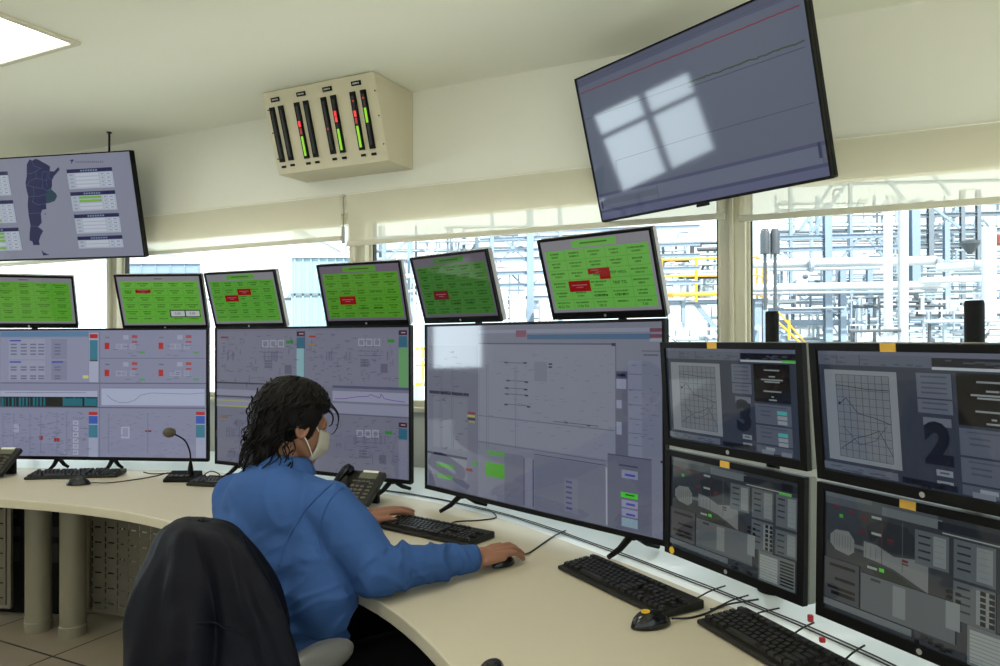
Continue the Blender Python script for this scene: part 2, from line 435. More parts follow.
# perforated modesty panel: slots cut as real holes
pan = smooth_curve([(-3.5,3.98,0),(-2.65,3.87,0),(-2.13,3.80,0),(-1.87,3.72,0),(-1.3,3.42,0),(-.6,2.92,0),(-.1,2.45,0),(.2,2.0,0),(.42,1.5,0)], 40)
L = [0.0]
for i in range(1, len(pan)): L.append(L[-1] + (pan[i]-pan[i-1]).length)
def pt_at(s):
    lo = 0
    while lo < len(L)-2 and L[lo+1] < s: lo += 1
    t = (s-L[lo])/max(1e-9, L[lo+1]-L[lo]); return pan[lo].lerp(pan[lo+1], t)
M['perf'] = mat('perforated_steel', (118, 112, 98), 0.42, metal=0.35, var=0.06, nscale=6)
def perf_panel(s0, s1):
    m = MB(); z0, z1 = 0.06, DZ-0.045
    PX, PZ = 0.078, 0.078   # slot module
    nx = int((s1-s0)/PX); nz = int((z1-z0)/PZ)
    mx = (s1-s0-nx*PX)/2; mz = (z1-z0-nz*PZ)/2
    xs = [s0]; kinds = [None]
    # sub-columns of a module: margin, v-slot, margin, h-slot zone
    cuts = [0, .006, .014, .024, .034, .044, .054, .064, .078]
    X = [s0]; XI = []
    for i in range(nx):
        for c in range(8): X.append(s0+mx+i*PX+cuts[c+1]); XI.append((i, c))
    X[0] = s0+mx
    zc = [0, .008, .02, .035, .043, .058, .070, .078]
    Z = [z0+mz]; ZI = []
    for j in range(nz):
        for c in range(7): Z.append(z0+mz+j*PZ+zc[c+1]); ZI.append((j, c))
    pts = [pt_at(s) for s in X]
    o = len(m.v)
    for z in Z:
        for p in pts: m.v.append(Vector((p.x, p.y, z)))
    W_ = len(X)
    def hole(i, c, j, d):
        if c == 1 and d in (1, 2, 4, 5) : return True               # vertical slots between columns
        if (i + 2*j) % 5 == 0 and (j % 3 == 1): return (c in (4, 5) and d in (3,))   # small round-ish hole cell
        if c in (3, 4, 5, 6) and d == 3: return True                 # horizontal slot
        return False
    for b in range(len(Z)-1):
        for a_ in range(W_-1):
            i, c = XI[a_]; j, d = ZI[b]
            if hole(i, c, j, d): continue
            q = o + b*W_ + a_
            m.f.append([q, q+1, q+1+W_, q+W_]); m.m.append(0); m.c.append(None)
    ob = obj('perforated_panel', m, M['perf'], desk)
    so = ob.modifiers.new('solid', 'SOLIDIFY'); so.thickness = 0.004
    f = MB()
    for s in (s0, s1):
        p = pt_at(s); f.box((p.x, p.y, (z0+z1)/2), (.02, .02, z1-z0))
    f.tube([pt_at(s0+(s1-s0)*k/8)+Vector((0,0,z0+.004)) for k in range(9)], .010, 6)
    obj('panel_frame', f, M['perf'], desk)
tot = L[-1]
perf_panel(.02, .93)
ss = [1.37]
while ss[-1]+.90 < tot: ss.append(ss[-1]+.90)
for i in range(len(ss)-1): perf_panel(ss[i]+.012, ss[i+1]-.012)
# loose cables hanging behind the panel
random.seed(3)
for k in range(16):
    x = -2.33 + .06*random.random(); y = 4.0+.25*random.random(); x += (k-4)*.02; y -= .12
    pts = smooth_curve([(x,y,.70),(x+random.uniform(-.07,.07),y,.5),(x+random.uniform(-.1,.1),y+.03,.33),(x+random.uniform(-.08,.08),y,.15),(x+random.uniform(-.1,.15),y+.04,.012)], 6)
    m = MB(); m.tube(pts, .006, 6); tag(obj('hanging_cable', m, M['cable']), 'black cable of the bundle hanging under the desk behind the two round legs', 'cable', 'cables under the desk')

for k, (x, y) in enumerate(((-2.62,4.16),(-2.36,4.13))):  # dark boxes added to keep the gap behind the legs dark
    t = thing('computer_tower', ['black computer case on the floor under the desk, farther left','black computer case on the floor behind the two round desk legs'][k], 'computer', (x, y, 0), (0,0,-.15))
    f = MB(); f.box((0,0,.285),(.20,.42,.568)); obj('case', f, M['black'], t, bevel=.008)
    f = MB(); f.box((0,-.214,.44),(.16,.006,.05)); f.box((0,-.214,.33),(.16,.006,.10)); f.cyl((.05,-.216,.52),(.05,-.210,.52),.01,n=12); obj('front_panel', f, M['kbody'], t)
# ---------------------------------------------------------------- screens
class Scr:
    """lit rectangles on a screen, local x right, z up, face towards -y"""
    def __init__(s, pose, w, h, z0, bg):
        s.w, s.h, s.z0 = w, h, z0; s.mb = MB(); s.n = 0
        T = Matrix.Translation(Vector((pose[0], pose[1], pose[2]+CAMZ))) @ Matrix.Rotation(pose[3], 4, 'Z') @ Matrix.Rotation(pose[4], 4, 'X')
        s.Ti = T.inverted(); s.T = T
        s.k = 1.0
        s.r(0, 0, 1, 1, bg)
    def mu(s, u): return u*s.k/(1-u+u*s.k)
    def r(s, u0, v0, u1, v1, c, lay=None):
        u0, u1 = s.mu(u0), s.mu(u1)
        u0, u1 = sorted((max(0,min(1,u0)), max(0,min(1,u1)))); v0, v1 = sorted((max(0,min(1,v0)), max(0,min(1,v1))))
        if u1-u0 < 1e-4 or v1-v0 < 1e-4: return
        s.n += 1; y = -0.00002*s.n - 0.0001
        x0 = (u0-.5)*s.w; x1 = (u1-.5)*s.w; za = s.z0 + (1-v1)*s.h; zb = s.z0 + (1-v0)*s.h
        s.mb.add([(x0,y,za),(x1,y,za),(x1,y,zb),(x0,y,zb)], [(0,1,2,3)], 0, scol(c))
    def poly(s, pts, c, raw=False):
        if not raw: pts = [(s.mu(u), v) for u, v in pts]
        s.n += 1; y = -0.00002*s.n - 0.0001
        s.mb.add([((u-.5)*s.w, y, s.z0+(1-v)*s.h) for u, v in pts], [tuple(range(len(pts)))], 0, scol(c))
    def line(s, pts, t, c):
        pts = [(s.mu(u), v) for u, v in pts]
        for (a, b) in zip(pts, pts[1:]):
            dx = (b[0]-a[0])*s.w; dz = -(b[1]-a[1])*s.h; L_ = sqrt(dx*dx+dz*dz)
            if L_ < 1e-6: continue
            nx, nz = -dz/L_*t/2, dx/L_*t/2
            s.poly([(a[0]+nx/s.w, a[1]-nz/s.h), (b[0]+nx/s.w, b[1]-nz/s.h), (b[0]-nx/s.w, b[1]+nz/s.h), (a[0]-nx/s.w, a[1]+nz/s.h)], c, True)
    def uv(s, px, py):
        d = at(px, py, 1.0) - Vector((0,0,CAMZ)); o = s.Ti @ Vector((0,0,CAMZ)); dd = s.Ti.to_3x3() @ d
        t = -o.y/dd.y; q = o + dd*t
        return (q.x/s.w+.5, 1-(q.z-s.z0)/s.h)
    def p(s, x0, y0, x1, y1, c):
        xm, ym = (x0+x1)/2, (y0+y1)/2
        s.r(s.uv(x0, ym)[0], s.uv(xm, y0)[1], s.uv(x1, ym)[0], s.uv(xm, y1)[1], c)
    def text(s, txt, u, v, hgt, c, align='CENTER', bold=0.0):
        u = s.mu(u)
        cu = bpy.data.curves.new('t', 'FONT'); cu.body = txt; cu.size = hgt*s.h*1.35; cu.align_x = align; cu.align_y = 'CENTER'; cu.offset = bold
        cu.resolution_u = 3
        ob = bpy.data.objects.new('t', cu); C.objects.link(ob)
        bpy.context.view_layer.update()
        dg = bpy.context.evaluated_depsgraph_get(); me = bpy.data.meshes.new_from_object(ob.evaluated_get(dg))
        s.n += 1; y = -0.00002*s.n - 0.0001
        vs = [((u-.5)*s.w+q.co.x, y, s.z0+(1-v)*s.h+q.co.y) for q in me.vertices]
        s.mb.add(vs, [tuple(f.vertices) for f in me.polygons], 0, scol(c))
        bpy.data.objects.remove(ob); bpy.data.curves.remove(cu); bpy.data.meshes.remove(me)
def mul(c, k): return tuple(max(0, min(255, x*k)) for x in c)

def monitor(name, label, pose, w, h, sb, tb, bb, dep, bg, group=None, shell='grey_plastic', front='black', badge=None, back=0.05):
    """outer w x h, side/top/bottom bezel; returns (thing, screen painter)"""
    t = thing(name, label, 'screen', (pose[0], pose[1], pose[2]+CAMZ), (pose[4], 0, pose[3]), group)
    sw, sh = w-2*sb, h-tb-bb
    f = MB(); y = .006
    for (x, z, sx, sz) in ((-(w-sb)/2, h/2, sb, h), ((w-sb)/2, h/2, sb, h), (0, h-tb/2, sw, tb), (0, bb/2, sw, bb)):
        f.box((x, y, z), (sx, .018, sz))
    obj('bezel', f, M[front], t, bevel=0.0015)
    f = MB(); f.box((0, .0155+dep/2, h/2), (w-.001, dep, h-.001)); f.box((0, .0155+dep+back/2, h/2), (w*.62, back, h*.6))
    obj('housing', f, M[shell], t, bevel=0.006)
    if badge:
        f = MB(); f.cyl((0,-.004,bb*.5),(0,-.002,bb*.5), .006, n=16); obj('badge', f, M['silver'], t, autosm=.6)
    s = Scr(pose, sw, sh, bb, bg)
    return t, s
def finish(t, s):
    for i, v in enumerate(s.mb.v): s.mb.v[i] = Vector((v.x, v.y+.004, v.z))
    o = obj('lit_display', s.mb, M['screen'], t); return o
# ---------------------------------------------------------------- large desk screens
TVP = [(-2.176,3.983,-.653,-.103,0),(-.95,3.573,-.653,-.478,0),(.094,2.749,-.653,-.819,0)]
TW, TH = 1.237, .715
rnd = random.Random(5)
def clutter(s, u0, v0, u1, v1, n, c, wmin=.008, wmax=.03, h=.004):
    for _ in range(n):
        u = rnd.uniform(u0, u1-wmax); v = rnd.uniform(v0, v1); s.r(u, v, u+rnd.uniform(wmin, wmax), v+h*rnd.uniform(.7,1.5), c)
def lines(s, u0, v0, u1, v1, n, c):
    for _ in range(n):
        u = rnd.uniform(u0, u1); v = rnd.uniform(v0, v1)
        if rnd.random() < .6: s.r(u, v, min(u1, u+rnd.uniform(.01,.09)), v+.0022, c)
        else: s.r(u, v, u+.0013, min(v1, v+rnd.uniform(.02,.09)), c)
def tv_feet(t, ts, q=1.0):
    for k in ts:
        x = (k-.5)*TW; f = MB()
        f.box((x, .03, .004), (.03, .03, .03))
        zf = DZ - (CAMZ-.653)
        for sgn, d in ((-1, .105), (1, .115)):
            d *= q; f.tube([(x, .03, .008), (x+.01*sgn, .03+sgn*d*.55, zf*.55), (x+.02*sgn, .03+sgn*d, zf+.008)], [.013, .0105, .008], 8)
        obj('foot', f, M['black'], t, autosm=.8)
BGT = (116, 115, 140)
# -- TV 1
t, s = monitor('flat_screen', 'large wide desk screen with many small diagrams, leftmost on the desk', TVP[0], TW, TH, .010, .010, .018, .012, (128,128,158), 'large screens standing on the desk', shell='black')
def q1(cx, cy): return (cx/3.7, 320+cy/3.7)
def R1(x0, y0, x1, y1, c): a = q1(x0, y0); b = q1(x1, y1); s.p(a[0], a[1], b[0], b[1], c)
d = (96, 98, 128); lt = (150, 150, 178); w = (196, 198, 220); tl = (58, 112, 138); rd = (165, 42, 46); bl = (50, 62, 160)
R1(0,42,325,62,(88,118,158)); R1(0,64,325,236,(134,134,164)); R1(328,48,362,230,(158,158,188)); R1(330,74,360,150,tl); R1(330,52,360,68,rd); R1(330,148,360,153,(60,70,70))
R1(30,70,165,145,(142,142,170)); R1(30,150,165,222,(142,142,170)); R1(188,70,246,145,(122,122,152)); R1(188,150,246,222,(122,122,152))
for (x,y) in ((34,74),(34,153),(190,153)): R1(x,y,x+42,y+5,bl)
for yy in (88,100,112,124,172,182,205,214):
    for xx in (38,75,110,140,200): R1(xx,yy,xx+22,yy+5,d)
R1(305,205,326,216,(190,186,120))
for ox, oy in ((0,0),(200,0),(0,100),(200,100)):
    R1(386+ox,84+oy,403+ox,108+oy,rd); R1(388+ox,62+oy,404+ox,67+oy,(120,110,70) if oy==0 else d)
    R1(487+ox,56+oy,507+ox,67+oy,(160,70,80)); R1(487+ox,78+oy,507+ox,84+oy,(160,60,70)); R1(514+ox,116+oy,534+ox,124+oy,(90,140,90))
    for kx in (428,448,480): R1(kx+ox,88+oy,kx+20+ox,108+oy,(150,150,176)); R1(kx+ox+2,90+oy,kx+18+ox,106+oy,(134,134,164))
    R1(455+ox,56+oy,475+ox,72+oy,(150,150,176))
    for kk in range(7): x = 415+ox+rnd.random()*90; y = 85+oy+rnd.random()*50; R1(x,y,x+18,y+2,d)
R1(370,140,765,143,(104,104,134)); R1(0,232,765,236,(92,92,120)); R1(366,44,369,515,(108,108,138))
R1(0,262,360,284,(158,160,190)); R1(0,284,360,322,(18,20,30)); R1(0,322,765,326,(88,88,118)); R1(375,250,757,316,(160,164,196)); R1(375,250,757,254,(120,120,160))
for x0 in list(range(4,170,13))+[232,238,270,290,312,318]: R1(x0,287,x0+rnd.choice([3,7,9]),318,(28,98,118))
R1(236,290,305,318,(30,96,116)); R1(312,290,358,318,(32,100,122))
for kx in range(12): R1(rnd.randint(0,340),268,rnd.randint(0,340),269.5,d)
a = [s.uv(*q1(x,y)) for x,y in [(395,278),(415,295),(440,305),(470,306),(500,296),(520,278),(560,270),(700,274),(755,270)]]; s.line(a, .0022, (90,92,130))
for ox in (0, 397):
    R1(328+ox if ox==0 else 725,340,362 if ox==0 else 761,510,(150,152,182))
    X = 328 if ox==0 else 725
    R1(X,340,X+33,352,rd); R1(X,355,X+33,384,(54,84,168)); R1(X,388,X+33,435,tl)
R1(146,428,158,444,(140,16,28)); R1(200,437,220,450,(140,16,28)); R1(537,408,560,414,(120,20,40))
for k in range(6): R1(270,372+k*22,290,388+k*22,(162,162,190)); R1(274,376+k*22,286,384+k*22,(134,134,164))
R1(48,385,70,415,(150,150,180)); R1(448,395,480,438,(158,158,188)); R1(454,400,474,432,(134,134,164))
for kx in (10,50,110,150,210,245,400,545): R1(kx,345,kx+1.8,495,(106,108,138))
for k in range(150): x = rnd.uniform(2,320); y = rnd.uniform(340,500); R1(x,y,x+rnd.uniform(5,16),y+2.2,(100,102,132))
for k in range(80): x = rnd.uniform(375,715); y = rnd.uniform(340,505); R1(x,y,x+rnd.uniform(4,12),y+2,(108,110,140))
finish(t, s); tv_feet(t, (.29, .55), .45)
# -- TV 2
t, s = monitor('flat_screen', 'large desk screen partly hidden behind the head of the seated man', TVP[1], TW, TH, .010, .010, .018, .012, (102,101,124), 'large screens standing on the desk', shell='black')
def R2(x0, y0, x1, y1, c):
    s.p(200+x0/3.33, 320+y0/3.33, 200+x1/3.33, 320+y1/3.33, c)
d = (74, 74, 98); k_ = (46, 46, 64)
R2(50,38,345,214,(108,106,130)); R2(348,34,695,226,(108,106,130))
for (x, y0) in ((320,38),(660,34),(660,342)):
    R2(x,y0,x+28,y0+16,(44,24,50)); R2(x+8,y0+6,x+22,y0+10,(170,120,130)); R2(x,y0+20,x+28,y0+56,(38,88,116))
R2(320,95,347,212,(120,156,170)); R2(660,94,692,224,(92,138,96)); R2(660,400,690,540,(112,112,136))
for (x, y) in ((285,68),(622,64),(614,370)): R2(x,y,x+24,y+11,(44,118,46))
for (ox, oy) in ((205,62),(525,58),(520,362)):
    for k in range(3): R2(ox+k*26,oy+4,ox+k*26+22,oy+30,(138,136,156)); R2(ox+k*26+4,oy+9,ox+k*26+18,oy+25,(108,106,130))
    for yy in (30, 45, 60): R2(ox,oy+yy,ox+70,oy+yy+1.6,d)
    R2(ox+8,oy+72,ox+34,oy+98,(84,82,106)); R2(ox+75,oy+88,ox+98,oy+118,(84,82,106))
    for k in range(2): R2(ox+8,oy+78+k*9,ox+34,oy+80+k*9,(112,110,134))
for (x,y,c) in ((68,55,(110,50,50)),(362,52,(150,40,44)),(362,80,(140,110,60)),(66,320,(120,90,60))): R2(x,y,x+22,y+6,c)
R2(50,208,225,213,k_); R2(440,222,695,230,(64,70,104)); R2(440,240,695,275,(132,132,160)); R2(440,282,695,316,(124,124,150)); R2(50,232,200,252,(124,124,150)); R2(50,262,200,290,(122,122,148))
R2(50,254,200,257,k_); R2(50,268,200,271,(150,146,84)); R2(50,286,200,290,(150,146,84)); R2(345,40,347,545,(80,80,106)); R2(440,318,695,321,d)
pts = [s.uv(200+x/3.33, 320+y/3.33) for x, y in [(448,262),(480,262),(520,256),(560,254),(565,248),(598,260),(602,246),(612,262),(640,268),(682,274)]]; s.line(pts, .003, (90,50,140))
for (a_,b_,c_,d_,n) in ((55,45,315,205,90),(352,45,655,220,110),(445,325,655,520,90),(55,300,180,440,50)):
    for k in range(n):
        x = rnd.uniform(a_,c_); y = rnd.uniform(b_,d_)
        if rnd.random()<.75: R2(x,y,x+rnd.uniform(4,16),y+1.8,d)
        else: R2(x,y,x+1.4,y+rnd.uniform(6,24),d)
    for k in range(6): x = rnd.uniform(a_,c_); R2(x,b_+60,x+3,b_+90,(84,84,110))
finish(t, s); tv_feet(t, (.12, .90))
# -- TV 3
t, s = monitor('flat_screen', 'large glossy desk screen in front of the hands of the seated man', TVP[2], TW, TH, .010, .010, .018, .012, (106,107,128), 'large screens standing on the desk', shell='black')
def R3(x0, y0, x1, y1, c):
    s.p(410+x0/2.663, 310+y0/2.663, 410+x1/2.663, 310+y1/2.663, c)
d = (70,70,92)
R3(180,50,640,60,(120,122,146)); R3(310,64,640,78,(62,88,122)); R3(280,54,308,72,(112,70,92)); R3(636,48,676,58,(96,52,76)); R3(636,64,676,74,(96,52,76)); R3(636,76,676,84,(130,130,150))
R3(180,92,545,375,(114,115,136)); R3(545,95,548,392,(84,84,106)); R3(180,88,545,92,(74,74,98)); R3(535,88,546,96,(40,40,60))
R3(48,95,178,490,(94,94,116)); R3(50,218,155,226,(34,36,60)); R3(60,232,152,370,(102,103,122)); R3(45,384,150,390,(40,40,64)); R3(50,392,150,445,(108,108,126))
R3(545,162,578,390,(86,87,108)); R3(546,164,577,182,(64,66,88)); R3(549,170,572,177,(28,30,60)); R3(548,184,574,210,(128,130,156)); R3(548,240,562,262,(126,128,154)); R3(548,298,562,332,(126,128,154))
R3(580,135,616,392,(112,114,138)); R3(616,108,680,390,(104,106,128))
for yy in (170,212,252,290,328,360): R3(580,yy,616,yy+2,(84,84,106))
R3(616,108,680,111,(78,78,100)); R3(620,118,660,122,d)
R3(525,392,642,590,(88,89,110)); R3(525,390,642,393,(66,66,90)); R3(555,414,605,418,(60,60,80)); R3(562,428,605,450,(120,122,148)); R3(570,438,598,444,(60,64,150))
R3(560,488,605,502,(62,176,46)); R3(572,492,596,496,(20,80,20)); R3(562,508,605,528,(126,126,160)); R3(574,516,598,522,(60,60,140)); R3(562,532,605,552,(126,126,160)); R3(574,544,598,549,(60,60,140)); R3(562,556,605,580,(122,140,160))
R3(328,398,520,400,(60,60,84)); R3(520,420,524,572,(140,140,160)); R3(300,395,304,520,(84,84,106)); R3(324,398,328,525,(66,66,90)); R3(330,402,518,570,(98,99,120)); R3(305,395,325,525,(112,112,134))
R3(250,385,300,520,(96,97,118))
for yy in range(460,540,14): R3(412,yy,430,yy+5,(70,72,120))
R3(410,448,446,540,(104,105,126)); 
for yy in range(456,540,14): R3(414,yy,430,yy+5,(62,64,112))
R3(205,376,250,388,(78,130,72)); R3(200,408,250,446,(66,138,40)); R3(70,410,116,420,(84,144,70)); R3(72,440,112,450,(84,144,70)); R3(165,404,178,414,(44,120,44)); R3(148,422,164,430,(110,24,40))
R3(152,272,172,278,(120,40,50)); R3(152,280,172,285,(150,150,80)); R3(152,288,172,293,(30,30,50)); R3(152,296,172,300,(140,130,70))
for (x,y) in ((250,138),(300,139),(255,186),(304,190),(252,206),(302,210),(252,222),(304,226),(250,250),(310,256),(368,142),(368,150),(410,298),(470,306)): R3(x,y,x+9,y+4,(24,24,40))
for (x0,y0,x1,y1) in ((250,140,305,141.6),(255,188,305,189.6),(250,208,305,209.6),(250,224,305,225.6),(250,252,312,253.6),(380,302,500,304)): R3(x0,y0,x1,y1,d)
R3(330,138,362,190,(104,105,126)); 
for k in range(90): x = rnd.uniform(185,530); y = rnd.uniform(110,370); R3(x,y,x+rnd.uniform(4,12),y+1.4,(98,98,118))
for k in range(40): x = rnd.uniform(50,150); y = rnd.uniform(110,380); R3(x,y,x+rnd.uniform(4,14),y+1.6,(74,74,98))
for k in range(30): x = rnd.uniform(582,660); y = rnd.uniform(140,380); R3(x,y,x+rnd.uniform(4,14),y+1.6,(84,84,106))
R3(180,300,545,302,(84,84,106)); R3(180,375,520,377,(84,84,106))
for x in (80,110,180,204,280): R3(x,150,x+1.4,370,(88,88,110))
R3(668,402,678,408,(20,20,30))
finish(t, s); tv_feet(t, (.176, .88))

# ---------------------------------------------------------------- green alarm monitors
GP = [(-2.926,4.559,.082,.326,.437),(-2.04,4.476,.066,-.071,.305),(-1.495,4.383,.073,-.419,.286),(-.72,3.973,.078,-.438,.272),(-.189,3.597,.085,-.751,.302),(.426,2.938,.085,-.733,.321)]
GL = ['green alarm list monitor without any red cell, leftmost of the upper row', 'green alarm monitor with two white boxes near its lower right corner', 'green alarm monitor with two touching red cells, beside the one with white boxes',
      'bright green alarm monitor with one red cell, above the head of the man', 'dimmer darker green alarm monitor with one red cell', 'largest green alarm monitor in view, with a red step shape above a red cell']
GC = [(88,148,54),(96,158,62),(86,146,58),(80,134,46),(62,106,50),(98,158,74)]
GRED = [[],[(.215,.26,.40,.33)],[(.44,.30,.64,.43),(.24,.42,.44,.55)],[(.215,.55,.42,.70)],[(.215,.55,.42,.70)],[(.215,.56,.42,.71),(.42,.41,.62,.485),(.52,.41,.62,.56)]]
GW, GH = .537, .345
for i in range(6):
    g = GC[i]; gd = mul(g, .62); gl_ = mul(g, .80)
    hdr = (126,122,134) if i != 4 else (92,84,100)
    if i == 3: hdr = (100,90,108)
    GP[i] = (GP[i][0], GP[i][1], GP[i][2]-.007, GP[i][3], GP[i][4])
    t, s = monitor('green_monitor', GL[i], GP[i], GW, GH, .011, .011, .030, .028, hdr, 'green alarm monitors above the desk screens', shell='light_shell', badge=True)
    top = .10 if i < 2 else .14
    s.r(.03, top, .97, .955, g)
    if i >= 2: s.r(.30, .025, .71, .118, g)
    if i < 2: s.r(.45, .045, .55, .062, (70,66,60))
    if i >= 2: s.r(.38, .058, .63, .078, gd)
    cols, rows = 5, 6
    for c in range(1, cols): s.r(.03+.94*c/cols, top, .03+.94*c/cols+.003, .955, gl_)
    for r_ in range(1, rows): v = top+(.955-top)*r_/rows; s.r(.03, v, .97, v+.006, gl_)
    for c in range(cols):
        for r_ in range(rows):
            u = .03+.94*(c+.5)/cols; v = top+(.955-top)*(r_+.5)/rows; ww = .94/cols
            L1 = rnd.uniform(.5,.8)*ww; L2 = rnd.uniform(.3,.55)*ww
            if c == 3 and r_ in (2, 3) and i >= 3: continue
            dk = gd
            nch = int(L1/.011)
            for k in range(nch): s.r(u-L1/2+k*.011, v-.035, u-L1/2+k*.011+.0082, v-.012, mul(g, rnd.uniform(.5,.8)))
            if r_ < rows-1 or c not in (0,1,2,3,4):
                nch = int(L2/.011)
                for k in range(nch): s.r(u-L2/2+k*.011, v+.008, u-L2/2+k*.011+.0082, v+.032, mul(g, rnd.uniform(.5,.8)))
    if i >= 3:
        tc_ = mul(g, .42)
        s.text('TRIP HRSG', .03+.94*.7, top+(.955-top)*2.5/6, .040, tc_, bold=.0002); s.text('TRIP TG', .03+.94*.7, top+(.955-top)*3.5/6, .044, tc_, bold=.0002)
        for (tx, c, r_) in (('47.21 MW', 3, 4), ('90.98 GPM', 2, 4), ('105 %', 2, 5), ('46.22 TN', 0, 5), ('17.92 TN', 1, 5), ('7.60', 4, 5)):
            s.text(tx, .03+.94*(c+.5)/5, top+(.955-top)*(r_+.68)/6, .036, tc_, bold=.0002)
    else:
        for (tx, c, r_) in (('8321', 0, 1),) if i == 1 else (): s.text(tx, .03+.94*(c+.5)/5, top+(.955-top)*(r_+.5)/6, .05, mul(g,.42))
    for k, (u0,v0,u1,v1) in enumerate(GRED[i]):
        rc = (130,10,30) if i != 4 else (92,34,38)
        s.r(u0,v0,u1,v1,rc)
        if not (i == 5 and k == 2):
            s.r(u0+.03, (v0+v1)/2-.022, u1-.03, (v0+v1)/2-.008, (150,84,92)); s.r(u0+.07, (v0+v1)/2+.01, u1-.07, (v0+v1)/2+.022, (150,84,92))
    if i == 1:
        s.r(.59,.68,.96,.83,(60,66,60))
        for u0 in (.605,.785): s.r(u0,.70,u0+.165,.81,(176,178,184)); s.text('0.00', u0+.08, .755, .05, (40,44,40))
    finish(t, s)
    # stand: pole and foot hidden behind the big screens
    p = Matrix.Rotation(GP[i][3], 3, 'Z') @ Vector((0, .12, 0)); zb = CAMZ+GP[i][2]
    T = (Matrix.Translation(t.location) @ t.rotation_euler.to_matrix().to_4x4()).inverted()
    f = MB(); base = Vector((GP[i][0], GP[i][1], 0)) + p
    f.cyl(T @ Vector((base.x, base.y, DZ-.004)), T @ Vector((base.x, base.y, zb+.12)), .018, n=16)
    f.cyl(T @ Vector((base.x, base.y, DZ-.004)), T @ Vector((base.x, base.y, DZ+.010)), .10, n=28)
    obj('stand', f, M['black'], t, autosm=.6)

# ---------------------------------------------------------------- right hand monitors
KM = .925
MWD, MHT = .563*KM, .338*KM
def orange(t, x, z, w_=.036, h_=.018):
    f = MB(); f.box((x, -.0035, z), (w_, .001, h_)); obj('paper_label', f, M['sticker'], t)
def mon_up(pose, label, digit, u_lab):
    t, s = monitor('desk_monitor', label, pose, MWD, MHT, .0205, .017, .024, .030, (50,54,67), 'dark monitors in the right hand bank', badge=True)
    s.k = 1.26 if pose[1] > 1.8 else 1.03
    g = (84,88,104); w = (104,108,122); k = (6,7,10); dd = (64,68,84)
    s.r(0,0,1,.075,(86,88,108)); s.r(0,.03,.56,.115,(78,82,98)); s.r(.56,.04,1,.10,(26,28,36)); s.r(.56,.105,1,.125,(150,154,166)); s.r(.88,.10,.99,.12,(70,160,60))
    for u in (.1,.22): s.r(u,.03,u+.004,.115,(50,54,68))
    clutter(s, .02,.04,.55,.10, 14, dd, .02, .05, .01); clutter(s, .58,.05,.95,.09, 10, (60,64,76), .02, .05, .01)
    s.r(.03,.155,.40,.90,(112,115,126)); s.r(.09,.19,.36,.86,(96,99,110))
    for i in range(9): s.r(.09+.27*i/8,.19,.09+.27*i/8+.003,.86,(62,64,78))
    for j in range(12): s.r(.09,.19+.67*j/11,.36,.19+.67*j/11+.004,(62,64,78))
    s.line([(.09,.28),(.15,.285),(.25,.30),(.36,.30)], .0015, (30,32,44)); s.line([(.10,.44),(.14,.38),(.2,.50),(.28,.52),(.36,.56)], .0015, (40,42,56))
    s.line([(.10,.80),(.18,.70),(.25,.66),(.30,.62),(.36,.80)], .0013, (40,42,56)); s.line([(.12,.62),(.2,.75),(.28,.70),(.34,.58)], .0012, (50,52,66))
    s.poly([(.10,.41),(.115,.425),(.10,.44)], (16,16,30))
    s.r(.49,.15,.64,.33,g); s.r(.49,.34,.64,.44,g); s.r(.51,.47,.63,.53,(90,94,110))
    for v in (.17,.215,.25,.285,.36,.40): s.r(.51,v,.62,v+.012,dd)
    s.r(.66,.14,.94,.50,k)
    for (v, wd) in ((.19,.12),(.25,.05),(.28,.17),(.30,.12),(.39,.14),(.44,.02),(.47,.06)): s.r(.80-wd/2,v,.80+wd/2,v+.013,(120,124,130))
    for (v0,v1) in ((.52,.71),(.725,.90)):
        s.r(.66,v0,.94,v1,(78,82,98)); s.r(.69,v0+.02,.9,v0+.03,dd)
        s.r(.83,v0+.055,.905,v0+.09,(70,140,146)); s.r(.83,v0+.10,.905,v0+.135,(122,126,138)); s.r(.83,v0+.145,.905,v0+.18,(122,126,138))
        for vv in (.06,.10): s.r(.70,v0+vv,.78,v0+vv+.014,dd)
    s.r(.66,.915,.94,.985,(74,78,94)); s.r(.73,.93,.80,.96,(120,124,136))
    s.text(digit, .57, .67, .29, (30,32,42), bold=.006)
    for v in (.84,.92): s.r(.555,v,.625,v+.045,(112,116,128)); s.r(.57,v+.015,.61,v+.028,dd)
    s.r(0,.925,.38,.985,(82,86,100)); s.r(.40,.94,.64,.985,(30,32,44)); clutter(s, .02,.94,.36,.97, 12, dd, .02,.05,.01); clutter(s,.41,.945,.6,.97,8,(14,16,24),.01,.03,.02)
    s.r(.70,.955,.79,.995,(100,104,118)); s.r(.85,.955,.93,.995,(100,104,118))
    finish(t, s); orange(t, u_lab, MHT-.008)
    return t
